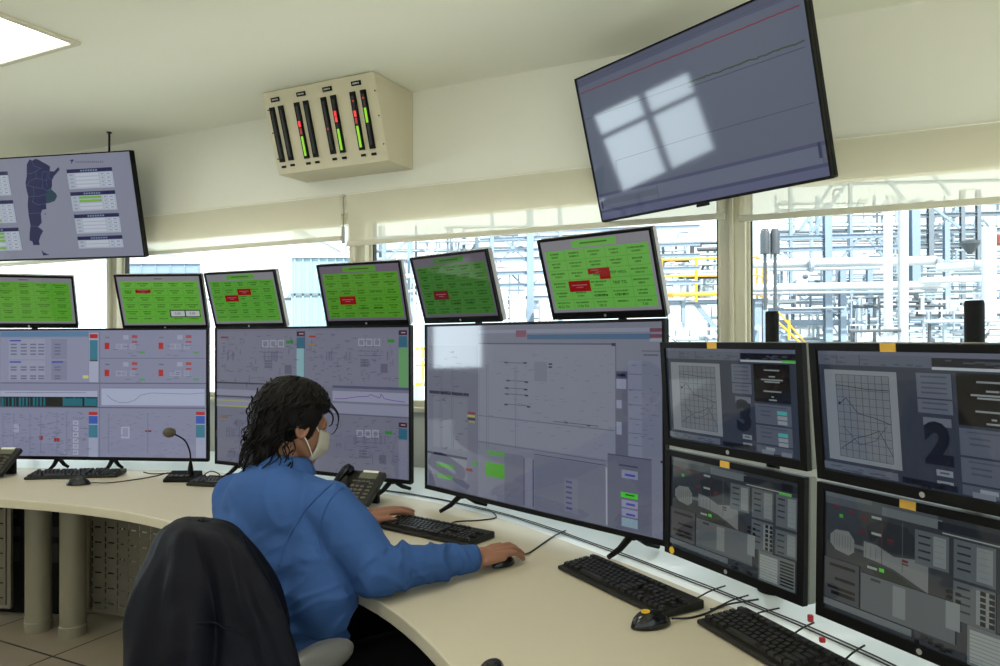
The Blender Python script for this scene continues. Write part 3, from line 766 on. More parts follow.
def mon_low(pose, label, u_lab):
    t, s = monitor('desk_monitor', label, pose, MWD, MHT, .0205, .0185, .024, .030, (48,50,55), 'dark monitors in the right hand bank', badge=True)
    s.k = 1.26 if pose[1] > 1.8 else 1.03
    g = (76,80,86); dd = (40,42,48); wl = (104,108,112)
    s.r(0,0,.56,.10,(66,70,76)); s.r(0,0,.25,.04,(80,84,90)); s.r(.3,.03,.58,.10,(86,90,96)); s.r(.56,.04,.99,.10,(36,38,44)); s.r(.86,.03,.95,.10,(6,6,8)); s.r(.58,.115,.94,.125,(120,124,128)); s.r(.84,.12,.94,.14,(70,150,60))
    # turbine drawing
    s.poly([(.03,.36),(.06,.31),(.13,.30),(.16,.36),(.16,.46),(.13,.50),(.06,.48),(.03,.43)], (98,100,102)); s.r(.16,.39,.22,.42,(82,84,88))
    s.poly([(.21,.34),(.28,.35),(.36,.40),(.52,.36),(.52,.60),(.36,.50),(.28,.48),(.21,.47)], (96,98,102))
    s.poly([(.22,.20),(.30,.14),(.42,.15),(.48,.25),(.48,.36),(.36,.38),(.24,.33)], (40,42,46)); s.poly([(.24,.50),(.36,.52),(.48,.62),(.40,.64),(.26,.58)], (38,44,42))
    for i in range(7): s.r(.05+i*.015,.34,.05+i*.015+.003,.46,(74,76,80))
    for i in range(3): s.r(.22+i*.025,.37,.22+i*.025+.003,.46,(74,76,80))
    s.r(.30,.16,.303,.5,(80,42,46)); s.r(.40,.12,.403,.5,(70,74,78))
    for (u, v) in ((.05,.10),(.13,.12),(.2,.14),(.19,.26),(.33,.27),(.40,.40)): s.r(u,v,u+.028,v+.02,(84,36,40)); s.r(u,v+.03,u+.03,v+.04,(60,42,46))
    for (u, v) in ((.25,.12),(.25,.25),(.23,.53)): s.r(u,v,u+.05,v+.02,(122,126,128))
    s.r(.29,.52,.315,.55,(70,160,50)); s.r(.08,.17,.10,.20,(60,130,50))
    for (u0,v0,u1,v1) in ((.46,.14,.61,.40),(.63,.14,.80,.42),(.82,.14,.99,.44),(.63,.44,.80,.72),(.82,.47,.99,.70)):
        s.r(u0,v0,u1,v1,g)
        for k in range(4): v = v0+.035+k*.055; s.r(u0+.015,v,u0+.07,v+.014,dd)
        s.r(u0+(u1-u0)*.55,v0+.02,u1-.012,v1-.02,wl)
        for k in range(5): v = v0+.03+k*(v1-v0)/6; s.r(u0+(u1-u0)*.6,v+.01,u1-.02,v+.014,(90,94,98))
    for k in range(6): s.r(.74,.46+k*.042,.762,.49+k*.042,(12,12,14)); s.r(.775,.46+k*.042,.797,.49+k*.042,(12,12,14))
    s.r(0,.56,.19,.90,(58,60,66)); s.r(.03,.60,.17,.625,(14,14,18)); s.r(.06,.71,.17,.735,(14,14,18)); s.r(.02,.79,.17,.815,(12,12,14)); s.r(.04,.83,.17,.86,(10,10,12))
    s.r(.20,.60,.64,.90,(76,80,86)); s.r(.36,.62,.42,.86,(100,104,108)); s.r(.60,.60,.66,.80,(104,108,112)); s.r(.25,.62,.30,.64,dd)
    for (u, v) in ((.60,.52),(.64,.52),(.60,.56),(.64,.57)): s.r(u,v,u+.022,v+.025,(12,12,14))
    s.r(.69,.72,.98,1,(84,88,92)); s.r(.70,.75,.84,.98,(122,126,128))
    for k in range(8): s.r(.70,.775+k*.027,.84,.779+k*.027,(86,90,94)); s.r(.86,.75+k*.03,.97,.765+k*.03,(14,14,16))
    s.r(0,.91,.45,.965,(84,88,94)); clutter(s,.46,.92,.66,.97,9,(14,14,18),.01,.03,.02)
    finish(t, s); orange(t, u_lab, MHT-.009)
    return t
MP = [(.676,2.175,-.352,-1.087,.058),(.908,1.577,-.351,-1.148,.083),(.668,2.178,-.706,-1.113,-.024),(.922,1.619,-.705,-1.133,-.025)]
MP = [(a*KM, b*KM, c*KM, d, e) for a, b, c, d, e in MP]
# the four monitors hang on the two poles
a1 = mon_up(MP[0], 'upper dark monitor showing a grid chart beside the digit 3', '3', -.040)
a2 = mon_up(MP[1], 'upper dark monitor showing a grid chart beside the digit 2, cut by the right edge', '2', -.055)
a3 = mon_low(MP[2], 'lower dark monitor under the one with the digit 3, yellow dot on its corner', -.008)
a4 = mon_low(MP[3], 'lower dark monitor under the one with the digit 2, cut by the right edge', -.028)
f = MB(); f.cyl((-.225,-.0045,.013),(-.225,-.0025,.013), .0105, n=20); obj('dot_sticker', f, M['yellow_dot'], a3)
for i, (x, y, zt) in enumerate(((.838*KM,2.258*KM,.085*KM),(1.066*KM,1.648*KM,.086*KM))):
    t = thing('monitor_pole', ['black steel monitor pole behind the bank with the digit 3', 'black steel monitor pole behind the bank with the digit 2, at the right edge'][i], 'pole', (x, y, DZ-.004), (0,0,0), 'monitor poles')
    f = MB(); H_ = CAMZ+zt-DZ; f.lathe([(.0185,0),(.0185,H_-.006),(.0165,H_)], n=24); obj('pole', f, M['black'], t, autosm=.6)
    f = MB(); f.lathe([(.045,0),(.045,.006),(.028,.010),(.022,.05)], n=32); obj('base_plate', f, M['black'], t, autosm=.6)
    f = MB(); nn = Vector((sin(MP[i][3]), -cos(MP[i][3]), 0))
    for zz in (.27, .57):
        f = MB(); f.beam(Vector((0,0,zz)), nn*.055+Vector((0,0,zz)), .05, .035)
        obj('bracket', f, M['black'], t)
# ---------------------------------------------------------------- ceiling hung screens
CP = [(-3.04,5.152,.566,-.198,.213),(.87,3.193,.582,-.966,.254)]
def hang_mount(t, pose, w, xo):
    T = (Matrix.Translation(t.location) @ t.rotation_euler.to_matrix().to_4x4()).inverted()
    f = MB()
    c = Matrix.Translation(t.location) @ t.rotation_euler.to_matrix().to_4x4()
    if xo:
        top = c @ Vector((xo, .085, .50)); p0 = Vector((top.x, top.y, top.z)); p1 = Vector((top.x, top.y, ZC))
        f.cyl(T @ p0, T @ p1, .007, n=14); f.cyl(T @ (p1-Vector((0,0,.008))), T @ p1, .016, n=20)
        obj('ceiling_mount', f, M['black'], t, autosm=.6)
    else:
        b0 = c @ Vector((0, .09, .34)); sw = (b0-WB).dot(WT); b1 = W(sw, b0.z, .004)
        f.beam(T @ b0, T @ b1, .06, .05); f.beam(T @ (b1-WN*.0), T @ (b1+WN*.02), .24, .24)
        obj('wall_mount', f, M['black'], t)
# map screen on the left
t, s = monitor('wall_screen', 'hanging screen showing a dark blue country map and small tables', CP[0], TW, TH, .008, .008, .012, .03, (126,126,150), 'screens hanging from the ceiling', shell='black')
def RL(x0, y0, x1, y1, c):
    a = s.uv(x0/5.327, 140+y0/5.327); b = s.uv(x1/5.327, 140+y1/5.327); s.r(a[0],a[1],b[0],b[1],c)
navy = (16, 30, 76)
mp = [(140,130),(155,103),(170,110),(185,100),(205,106),(225,118),(245,128),(265,142),(262,165),(285,168),(302,150),(310,145),(315,158),(298,178),(285,192),(275,215),(275,245),(270,262),(295,285),(302,300),(290,325),(262,335),(243,338),(245,368),(222,372),(215,392),(220,440),(200,465),(212,470),(228,485),(212,515),(205,540),(210,560),(175,560),(170,540),(155,535),(155,500),(160,455),(150,400),(145,350),(148,300),(140,270),(133,230),(140,190)]
uvm = [s.uv(x/5.327, 140+y/5.327) for x, y in mp]
s.poly(uvm, navy)
uv2 = [s.uv(x/5.327, 140+y/5.327) for x, y in [(218,585),(232,600),(262,612),(228,616)]]; s.poly(uv2, navy)
uv3 = [s.uv(x/5.327, 140+y/5.327) for x, y in [(262,255),(296,285),(302,300),(290,325),(245,336),(240,290)]]; s.poly(uv3, (24,58,76))
pl = (70, 92, 140)
for seg_ in ([(147,180),(165,178),(190,165),(215,150)],[(190,165),(190,205),(160,215),(140,240)],[(190,205),(220,210),(225,170),(250,168)],[(222,210),(225,255),(245,270),(275,262)],[(140,240),(175,250),(200,255),(225,258)],[(175,250),(180,300),(205,300),(240,290)],[(147,305),(175,300)],[(180,300),(170,330),(200,345),(243,340)],[(150,392),(222,388)],[(158,458),(205,460)],[(245,210),(250,250)],[(165,110),(180,140),(215,150)],[(250,170),(248,215),(225,212)],[(262,165),(255,200),(275,215)]):
    s.line([s.uv(x/5.327, 140+y/5.327) for x, y in seg_], .0022, pl)
RL(236,390,242,397,navy)
a = s.uv(465/5.327, 140+115/5.327); s.text('MENDOZA TURBO', a[0], a[1], .030, (70,72,90)) if False else None
for k in range(14): RL(398+k*11,111+ (k%3),398+k*11+8,121,(96,98,120))
s.poly([s.uv(x/5.327, 140+y/5.327) for x, y in [(368,108),(388,103),(392,110),(384,114),(382,126),(378,126),(378,113)]], navy)
def table(x0, y0, x1, y1, sh, rows, green=()):
    q = [s.uv(x/5.327, 140+y/5.327) for x, y in ((x0,y0),(x1,y0-10),(x1+sh,y1-10),(x0+sh,y1))]
    u0 = (q[0][0]+q[3][0])/2; u1 = (q[1][0]+q[2][0])/2; v0 = (q[0][1]+q[1][1])/2; v1 = (q[3][1]+q[2][1])/2
    hh = .036; s.r(u0,v0,u1,v0+hh,navy); s.r(u0,v0+hh,u1,v1,(160,164,186))
    w_ = u1-u0
    for k in range(7): s.r(u0+w_*(.3+k*.055),v0+.010,u0+w_*(.3+k*.055)+w_*.04,v0+.026,(110,124,160))
    for i in range(rows):
        v = v0+hh+.008+(v1-v0-hh-.01)*i/rows; dv = (v1-v0-hh)/rows*.62
        s.r(u0+w_*.05,v+dv*.3,u0+w_*.12,v+dv*.8,(130,134,160)); s.r(u0+w_*.18,v,u0+w_*.68,v+dv,(112,160,70) if i in green else (178,180,202))
        s.r(u0+w_*.72,v,u0+w_*.80,v+dv,(172,176,198)); s.r(u0+w_*.83,v,u0+w_*.96,v+dv,(178,182,204)); s.r(u0+w_*.74,v+dv*.3,u0+w_*.79,v+dv*.7,(120,124,150)); s.r(u0+w_*.86,v+dv*.3,u0+w_*.94,v+dv*.7,(120,124,150))
table(352,156,594,262,16,4); table(372,278,610,380,16,4,(0,1)); table(394,398,632,500,14,4); table(412,516,650,580,8,2)
table(-190,178,42,305,16,5); table(-170,330,70,450,16,5,(4,)); table(-150,476,100,596,16,5,(0,1,2,4))
finish(t, s); hang_mount(t, CP[0], TW, .355)
# trend screen on the right
t, s = monitor('wall_screen', 'large glossy hanging screen with red and green trend lines, tilted down', CP[1], TW, TH, .008, .008, .012, .03, (88,92,114), 'screens hanging from the ceiling', shell='black')
def PR(x, y): return s.uv(560+x/2.897, y/2.897)
def lineR(pts, th, c): s.line([PR(x,y) for x, y in pts], th, c)
s.r(0,0,1,.055,(76,78,102)); lineR([(45,258),(400,100),(700,-20)], .003, (70,74,120))
lineR([(45,242),(400,92),(700,-32)], .002, (64,66,92))
import random as _r
rr = _r.Random(2)
def noisy(p0, p1, n, amp, th, c):
    pts = []
    a = PR(*p0); b = PR(*p1)
    for i in range(n+1):
        k = i/n; pts.append((a[0]+(b[0]-a[0])*k, a[1]+(b[1]-a[1])*k+rr.uniform(-amp,amp)))
    s.line(pts, th, c)
noisy((58,272),(692,15),70,.002,.0045,(118,24,56)); noisy((75,346),(370,240),30,.001,.003,(64,70,66)); noisy((370,240),(707,118),90,.0045,.005,(52,66,40))
lineR([(370,254),(708,136)], .002, (52,58,70)); lineR([(160,466),(400,392),(735,297)], .002, (58,60,84)); lineR([(160,466),(165,560)], .002, (80,82,110))
a = PR(125,590); b = PR(770,445); 
s.r(0,.815,1,.835,(72,72,104)); s.r(0,.835,.985,.93,(94,98,122)); s.r(0,.93,1,.95,(66,68,100)); s.r(.0,.95,1,1,(86,88,120)); s.r(.02,.86,.32,.90,(86,90,112)); s.r(.32,.84,.322,.93,(66,66,96)); s.r(.975,.815,.985,.90,(50,50,80)); s.r(.01,.86,.02,.92,(50,50,80))
finish(t, s); hang_mount(t, CP[1], TW, 0)
f = MB(); f.box((.02,0,-.006),(.06,.02,.012)); obj('sensor', f, M['black'], t, bevel=.003)

# ---------------------------------------------------------------- alarm annunciator cabinet
sa, sb_ = -2.585, -1.795            # along the wall
zb, zt = CAMZ+.983, ZC-.004
ob_, ot_ = .25, .385               # depth of the lower and upper front edges
t = thing('alarm_box', 'cream wall cabinet with eight upright red and green bar meters near the ceiling', 'alarm panel', W((sa+sb_)/2, zb, 0), (0,0,atan2(WT.y,WT.x)))
w_ = sb_-sa; h_ = zt-zb
f = MB()
vs = []
for x in (-w_/2, w_/2): vs += [(x,-.002,0),(x,-ob_,0),(x,-ot_,h_),(x,-.002,h_)]
f.add(vs, [(0,1,2,3),(7,6,5,4),(0,4,5,1),(1,5,6,2),(2,6,7,3),(3,7,4,0)]); obj('cabinet', f, M['box'], t, bevel=.003)
# front plate frame: origin bottom centre, x right, y up the slope
e_y = Vector((0, -(ot_-ob_), h_)); Hs = e_y.length; e_y.normalize(); e_x = Vector((1,0,0)); e_n = e_x.cross(e_y)
def FM(): 
    Mx = Matrix((e_x, e_y, e_n)).transposed().to_4x4(); Mx.translation = Vector((0,-ob_,0)); return Mx
F_ = FM()
def crop2plate(cx, cy):
    # crop of the box: TL(73,137) TR(425,70) BR(467,348) BL(128,393) -> bilinear inverse
    u, v = .5, .5
    A, B, D, E_ = Vector((73,137)), Vector((425,70)), Vector((467,348)), Vector((128,393))
    for _ in range(30):
        p = A*(1-u)*(1-v)+B*u*(1-v)+D*u*v+E_*(1-u)*v; r = Vector((cx,cy))-p
        du = (B-A)*(1-v)+(D-E_)*v; dv = (E_-A)*(1-u)+(D-B)*u; det = du.x*dv.y-du.y*dv.x
        u += (r.x*dv.y-r.y*dv.x)/det; v += (du.x*r.y-du.y*r.x)/det
    return (u-.5)*w_, (1-v)*Hs
cols = [((108,180),(142,352)),((138,174),(170,346)),((190,164),(222,340)),((220,158),(250,336)),((274,148),(306,326)),((304,142),(336,322)),((362,132),(394,314)),((394,126),(424,310))]
leds = [[],[],[('r',.33,.43),('d',.46,.56),('g',.60,.95)],[],[('d',.53,.57)],[('r',.27,.36),('r',.37,.46),('g',.58,.95)],[('d',.14,.17),('r',.32,.42),('d',.44,.54),('g',.58,.95)],[('d',.12,.15),('g',.30,.55)]]
for i, (a_, b_) in enumerate(cols):
    x0, y1 = crop2plate(*a_); x1, y0 = crop2plate(*b_); xc = (x0+x1)/2
    x_w = .036
    f = MB(); f.box((xc,(y0+y1)/2,.006),(x_w,y1-y0,.012),0,None,F_); mt = obj('bar_meter', f, M['black'], t, bevel=.002)
    f = MB(); f.box((xc,(y0+y1)/2,.0125),(x_w*.45,(y1-y0)*.86,.002),0,None,F_); obj('scale_strip', f, M['gasket'], mt)
    for (k, q0, q1_) in leds[i]:
        f = MB(); ya = y1-(y1-y0)*q0; yb = y1-(y1-y0)*q1_; f.box((xc,(ya+yb)/2,.0145),(x_w*(.42 if k != 'd' else .36),abs(ya-yb),.002),0,None,F_)
        obj('lit_bar', f, M[{'r':'led_red','d':'led_pink','g':'led_green'}[k]], mt)
    f = MB(); f.box((xc, y0-.028, .003),(.030,.014,.006),0,None,F_); obj('name_tag', f, M['black'], t)
for (cx, cy) in ((118,156),(203,138),(286,123),(374,106)):
    x, y = crop2plate(cx, cy); f = MB(); f.box((x,y,.003),(.062,.024,.006),0,None,F_)
    tg = obj('title_plate', f, M['black'], t)
    f = MB()
    for k in range(5): f.box((x-.018+k*.009,y,.0065),(.006,.008,.001),0,None,F_)
    obj('engraving', f, M['wall_low'], tg)
f = MB()
for (x, y) in ((-w_/2+.02,.09),(-w_/2+.02,.24),(-w_/2+.02,.37),(w_/2-.012,.09),(w_/2-.012,.24),(w_/2-.012,.37)): f.cyl(F_ @ Vector((x,y,0)), F_ @ Vector((x,y,.003)), .0045, n=10)
o = obj('screws', f, M['screw'], t); o.name = 'screw_set'

# ---------------------------------------------------------------- desk things
def keyboard(name, label, x, y, yaw, L_=.445, D_=.155, group='black keyboards on the desk'):
    t = thing(name, label, 'keyboard', (x, y, DZ), (0, 0, yaw), group)
    f = MB(); hx, hy = L_/2, D_/2
    f.add([(-hx,-hy,.002),(hx,-hy,.002),(hx,hy,.002),(-hx,hy,.002),(-hx,-hy,.014),(hx,-hy,.014),(hx,hy,.026),(-hx,hy,.026)], [(0,3,2,1),(4,5,6,7),(0,1,5,4),(1,2,6,5),(2,3,7,6),(3,0,4,7)])
    obj('case', f, M['kbody'], t, bevel=.004)
    f = MB(); tilt = atan2(.012, D_); P = .0187*L_/.445
    Mx = Matrix.Translation((0,0,.020)) @ Matrix.Rotation(tilt, 4, 'X')
    def key(cx, cy, w): f.box((cx, cy, .006), (w-.0028, .0158, .009), 0, None, Mx, taper=.8)
    x0 = -hx+.011; rows = [-.052,-.034,-.016,.002,.020,.046]
    lay = [[1.25,1.25,1.25,6.25,1.25,1.25,1.25,1.25],[2.25]+[1]*10+[2.75],[1.75]+[1]*11+[2.25],[1.5]+[1]*12+[1.5],[1]*13+[2],[1,-1,1,1,1,1,-.5,1,1,1,1,-.5,1,1,1,1]]
    for r_, ry in enumerate(rows):
        cx = x0
        for k in lay[r_]:
            if k > 0: key(cx+k*P/2, ry, k*P)
            cx += abs(k)*P
    nx = x0+15.35*P
    for c in range(3):
        for ry in (rows[4], rows[3], rows[5]): key(nx+(c+.5)*P, ry, P)
        key(nx+(c+.5)*P, rows[0], P)
    key(nx+1.5*P, rows[1], P)
    px = nx+3.3*P
    for c in range(4):
        for r_ in range(5):
            if c == 3 and r_ in (1, 3): continue
            if px+(c+1)*P < hx-.002: key(px+(c+.5)*P, rows[r_], P)
    obj('keycaps', f, M['key'], t)
    return t
keyboard('keyboard', 'black keyboard under the left hand of the seated man', -.245, 2.70, -.641)
keyboard('keyboard', 'black keyboard in front of the screen foot, with the mouse at its front corner', .355, 2.102, -1.06, .47, .15)
keyboard('keyboard', 'black keyboard cut by the bottom edge of the photo, below the dark monitors', .640, 1.640, -1.21, .47, .15)
keyboard('keyboard', 'black keyboard below the leftmost large screen, beside a mouse', -2.22, 3.845, .13, .45, .14)
keyboard('keyboard', 'black keyboard beside the gooseneck microphone, half hidden by the shoulder of the man', -1.30, 3.60, -.22, .45, .14)

def mouse(label, x, y, yaw, sc_=1.0, dot=False):
    t = thing('computer_mouse', label, 'mouse', (x, y, DZ), (0, 0, yaw), 'black computer mice')
    f = MB(); nu, nv = 24, 10; vs = []; fs = []
    for j in range(nv+1):
        ph = (pi/2)*j/nv
        for i in range(nu):
            th = 2*pi*i/nu; r = cos(ph)**.6 if j < nv else 0
            xx = .056*r*cos(th); yy = .031*r*sin(th)*(1-.14*cos(th)**2); zz = .036*sin(ph)*(1-.25*(cos(th)*r)**2-.12*cos(th)*r)
            vs.append((xx*sc_, yy*sc_, (zz+.002)*sc_))
    for j in range(nv):
        for i in range(nu): fs.append((j*nu+i, j*nu+(i+1)%nu, (j+1)*nu+(i+1)%nu, (j+1)*nu+i))
    fs.append(tuple(range(nu))[::-1])
    f.add(vs, fs); obj('body', f, M['black_gloss'], t, smooth=True)
    f = MB(); f.cyl((.026*sc_,-.004,.0325*sc_),(.026*sc_,.004,.0325*sc_), .006, n=16); obj('scroll_wheel', f, M['kbody'], t, autosm=.6)
    if dot:
        f = MB(); f.cyl((-.016,0,.030),(-.016,0,.0405), .011, n=20); obj('dot_sticker', f, M['yellow_dot'], t)
    return t
mouse('black computer mouse with a round yellow sticker', .372, 1.825, .42, 1.02, True)
mouse('small black mouse on the left part of the desk, beside a keyboard', -2.08, 3.62, .2)
mouse('black mouse mostly covered by the right hand of the man', .008, 2.316, .82, .86)
mouse('black rounded mouse cut by the bottom edge of the photo, near the desk front', -.022, 1.560, 4.2, .80)  # unidentified dark object, given the shape of a mouse
def cable(label, pts, r=.0028, group=None):
    f = MB(); f.tube(smooth_curve([tuple(p) for p in pts], 8), r, 8); o = obj('cable', f, M['cable'], None, smooth=True); return tag(o, label, 'cable', group)
z = DZ+.003
cable('thin black mouse cable running from the covered mouse towards the screen', [(.062,2.375,z+.01),(.10,2.45,z),(.16,2.58,z),(.20,2.66,z),(.24,2.72,z)])
cable('black keyboard cable curling from the man\'s keyboard to the screen foot', [(-.19,2.80,z+.006),(-.17,2.86,z),(-.08,2.88,z),(-.02,2.92,z),(-.03,3.0,z),(-.05,3.06,z)])
cable('short black cable between the yellow dotted mouse and the keyboards', [(.43,1.85,z+.006),(.48,1.87,z),(.53,1.90,z),(.60,1.96,z),(.70,2.0,z)])
cable('thin mouse cable on the left part of the desk', [(-2.03,3.63,z+.006),(-1.95,3.66,z),(-1.86,3.74,z),(-1.80,3.84,z),(-1.78,3.93,z)])
cable('black cable looped between the leftmost screen and the microphone', [(-1.92,3.95,z),(-1.84,3.90,z),(-1.75,3.93,z),(-1.68,3.99,z)])
# long cables in the strip behind the desk top
def off_curve(o, a, b, n=24):
    out = []
    for k in range(n+1):
        i = int((len(midc)-1)*(a+(b-a)*k/n)); p = midc[i]; q = midc[min(i+1, len(midc)-1)]; pr = midc[max(i-1,0)]
        tdir = (q-pr).normalized(); nn = Vector((-tdir.y, tdir.x, 0))
        out.append(Vector((p.x, p.y, DZ-.001))+nn*(o+.002*sin(k*1.9+o*90)))
    return out
for k, o_ in enumerate((.052, .066)):
    f = MB(); f.tube(smooth_curve([tuple(p) for p in off_curve(o_, .42, .97)], 3), .0020, 8); o = obj('cable', f, M['cable'], None, smooth=True)
    tag(o, 'long black cable lying along the white strip behind the desk top', 'cable', 'cables along the white strip')
# small cables below the right hand monitors
for (x, y, dx, dy) in (tuple(v*.94 for v in q_) for q_ in ((.66,2.16,-.09,-.02),(.70,2.08,-.10,-.02),(.75,1.98,-.10,.0),(.80,1.88,-.08,-.03),(.86,1.74,-.07,-.03),(.92,1.60,-.08,-.03))):
    cable('short black cable dropping from the lower dark monitors to the keyboards', [(x,y,DZ+.03),(x+dx*.5,y+dy*.5,DZ+.02),(x+dx,y+dy,DZ+.003),(x+dx*1.15,y+dy*1.15,DZ+.002)], .0022, 'cables below the dark monitors')
for (x, y, s_) in ((.770,1.83,'upper'),(.742,1.70,'lower')):
    f = MB(); f.box((x,y,DZ+.016),(.013,.012,.018 if s_ == 'upper' else .012)); o = obj('cable_tag', f, M['red_tab'], bevel=.003)
    o.location = (0,0,0); tag(o, 'small red tag under the corner of the lower right monitor' if s_ == 'upper' else 'small red tag lying behind the nearest keyboard', 'tag')

# telephones
def phone(label, x, y, yaw, tilt=.62):
    t = thing('desk_phone', label, 'telephone', (x, y, DZ), (0, 0, yaw), 'desk telephones')
    Mx = Matrix.Translation((0,-.085,.012)) @ Matrix.Rotation(tilt, 4, 'X')
    f = MB(); f.box((0,.095,.008),(.20,.19,.026),0,None,Mx); obj('body', f, M['kbody'], t, bevel=.006)
    f = MB(); f.add([(-.06,.05,0),(.06,.05,0),(.05,.075,.10),(-.05,.075,.10),(-.06,.075,0),(.06,.075,0),(.05,.088,.10),(-.05,.088,.10)], [(0,1,2,3),(7,6,5,4),(0,4,5,1),(1,5,6,2),(2,6,7,3),(3,7,4,0)]); obj('stand', f, M['black'], t)
    f = MB(); pts = [(-.073,.005,.040),(-.073,.03,.056),(-.073,.09,.062),(-.073,.15,.056),(-.073,.178,.040)]
    f.tube([Mx @ Vector(p) for p in pts], [.022,.021,.017,.021,.022], 14, flat=.7); f.ell((0,0,0),(.026,.026,.018),16,8,0,Mx @ Matrix.Translation((-.073,.012,.036))); f.ell((0,0,0),(.026,.026,.018),16,8,0,Mx @ Matrix.Translation((-.073,.172,.036)))
    obj('handset', f, M['black_gloss'], t, smooth=True)
    f = MB(); f.box((.03,.158,.0225),(.085,.032,.003),0,None,Mx); o = obj('display', f, M['lcd'], t)
    f = MB(); f.box((.03,.183,.0225),(.075,.012,.003),0,None,Mx); obj('name_strip', f, M['wall'], t)
    f = MB()
    for i in range(3):
        for j in range(4): f.box((-.018+i*.024,.035+j*.020,.0225),(.017,.012,.006),0,None,Mx)
    for j in range(5): f.box((.065,.035+j*.020,.0225),(.022,.010,.005),0,None,Mx)
    for i in range(4): f.box((-.022+i*.022,.125,.0225),(.016,.008,.005),0,None,Mx)
    obj('buttons', f, M['key2'], t).name = 'button_field'
    return t
M['lcd'] = mat('phone_display', (96,100,80), .3); M['key2'] = mat('phone_key_plastic', (86,82,72), .45)
phone('black desk telephone with handset, beside the shoulder of the seated man', -.61, 3.16, -.38)
phone('black desk telephone at the left edge of the photo', -2.66, 3.87, -.05)
# microphone
t = thing('gooseneck_microphone', 'black gooseneck microphone with foam head on a base', 'microphone', (-1.60, 3.72, DZ))
f = MB(); f.add([(-.09,-.05,0),(.075,-.05,0),(.075,.055,0),(-.09,.055,0),(-.088,-.05,.018),(.073,-.05,.018),(.07,.05,.045),(-.085,.05,.045)], [(0,3,2,1),(4,5,6,7),(0,1,5,4),(1,2,6,5),(2,3,7,6),(3,0,4,7)]); obj('base', f, M['black'], t, bevel=.005)
f = MB(); f.tube(smooth_curve([(.03,.0,.03),(.03,.0,.10),(.028,-.005,.15),(.005,-.01,.205),(-.045,-.02,.240)],8), .0042, 8); f.lathe([(.016,.03),(.012,.07),(.006,.10)],(.03,0,0),16); obj('gooseneck', f, M['black'], t, autosm=.8)
f = MB(); f.ell((-.066,-.025,.247),(.032,.026,.025),20,12); M['foam'] = mat('grey_foam', (88,80,66), .95, bump=.5, bscale=500); obj('foam_head', f, M['foam'], t, smooth=True)
f = MB()
for k in range(4): f.box((-.06+k*.028,-.02,.030),(.018,.02,.006))
obj('button_row', f, M['key2'], t)
cable('black cable of the gooseneck microphone', [(-1.53,3.76,z+.01),(-1.50,3.80,z+.03),(-1.45,3.78,z+.02),(-1.42,3.74,z),(-1.40,3.78,z)], .003)
# ---------------------------------------------------------------- the plant outside
M['steel_blue'] = mat('painted_blue_grey_steel', (112,128,146), .5, var=.05)
M['steel_dark'] = mat('grey_galvanised_steel', (92,102,112), .5, var=.08)
M['pipe'] = mat('aluminium_clad_pipe', (166,172,178), .4, metal=.1, var=.04)
M['pipe2'] = mat('grey_pipe_paint', (130,142,152), .45, var=.05)
M['yellow'] = mat('yellow_rail_paint', (196,150,30), .5)
M['white_wall'] = mat('white_cladding', (196,202,206), .5, var=.02)
M['blue_panel'] = mat('pale_blue_cladding', (128,152,166), .5, var=.04)
M['ground'] = mat('pale_concrete', (200,197,188), .9, var=.1, nscale=.5)
M['dark_eq'] = mat('dark_machinery', (50,56,62), .6, var=.1)
M['rust'] = mat('rusty_red_paint', (110,44,38), .7)
GZ = -3.2
m = MB(); m.prism([(-24,-60),(90,-60),(90,130),(-24,130)], GZ-.1, GZ); o = struct('ground', m, M['ground'])
def wp(px, py, d): return at(px, py, d)
def pipe(label, pts, r, mt='pipe', group=None, flanges=()):
    f = MB(); f.tube([Vector(p) for p in pts], r, 14)
    P0 = [Vector(p) for p in pts]
    t = obj('pipe', f, M[mt], autosm=.7)
    for k in flanges:
        d = (P0[-1]-P0[0]); c = P0[0]+d*k; e = d.normalized()*.05
        g = MB(); g.cyl(c-e, c+e, r*1.35, n=16); obj('flange', g, M['pipe2'], t, autosm=.6)
    return tag(t, label, 'pipe', group)
def hz(px0, py0, px1, py1, d0, d1=None): return [wp(px0,py0,d0), wp(px1,py1,d1 or d0)]
# big pipes right of the mullion
pipe('thick white insulated pipe, upper of the two crossing the right window', [wp(752,264,22), wp(935,260.5,22), wp(944,265,21.5), wp(953,270,21.3)], .14, flanges=(.3,))
pipe('white insulated pipe, lower of the two crossing the right window', [wp(752,288,22), wp(945,284.5,22)], .125)
pipe('white pipe running to the right edge beyond the bend', [wp(936,268,21), wp(1040,262,20)], .12, flanges=(.4,))
pipe('thinner white pipe near the right edge, below the bent one', [wp(920,281,20), wp(1040,276,20)], .09)
pipe('thin grey pipe between the two thick white pipes', [wp(770,270,21.8), wp(880,268,21.8)], .05, 'pipe2')
pipe('thin grey pipe right under the lower thick white pipe', [wp(752,293.5,21.9), wp(944,291,21.9)], .04, 'pipe2')
for (x, y0, y1, r, mt, txt) in ((888,200,345,.10,'pipe','white upright pipe in the right window, left of a pair'),(903,200,345,.12,'pipe','white upright pipe in the right window, right of a pair'),(989,228,322,.155,'pipe','thick white upright post near the right edge of the photo')):
    pipe(txt, [wp(x,y0,18), wp(x,y1,18)], r, mt)
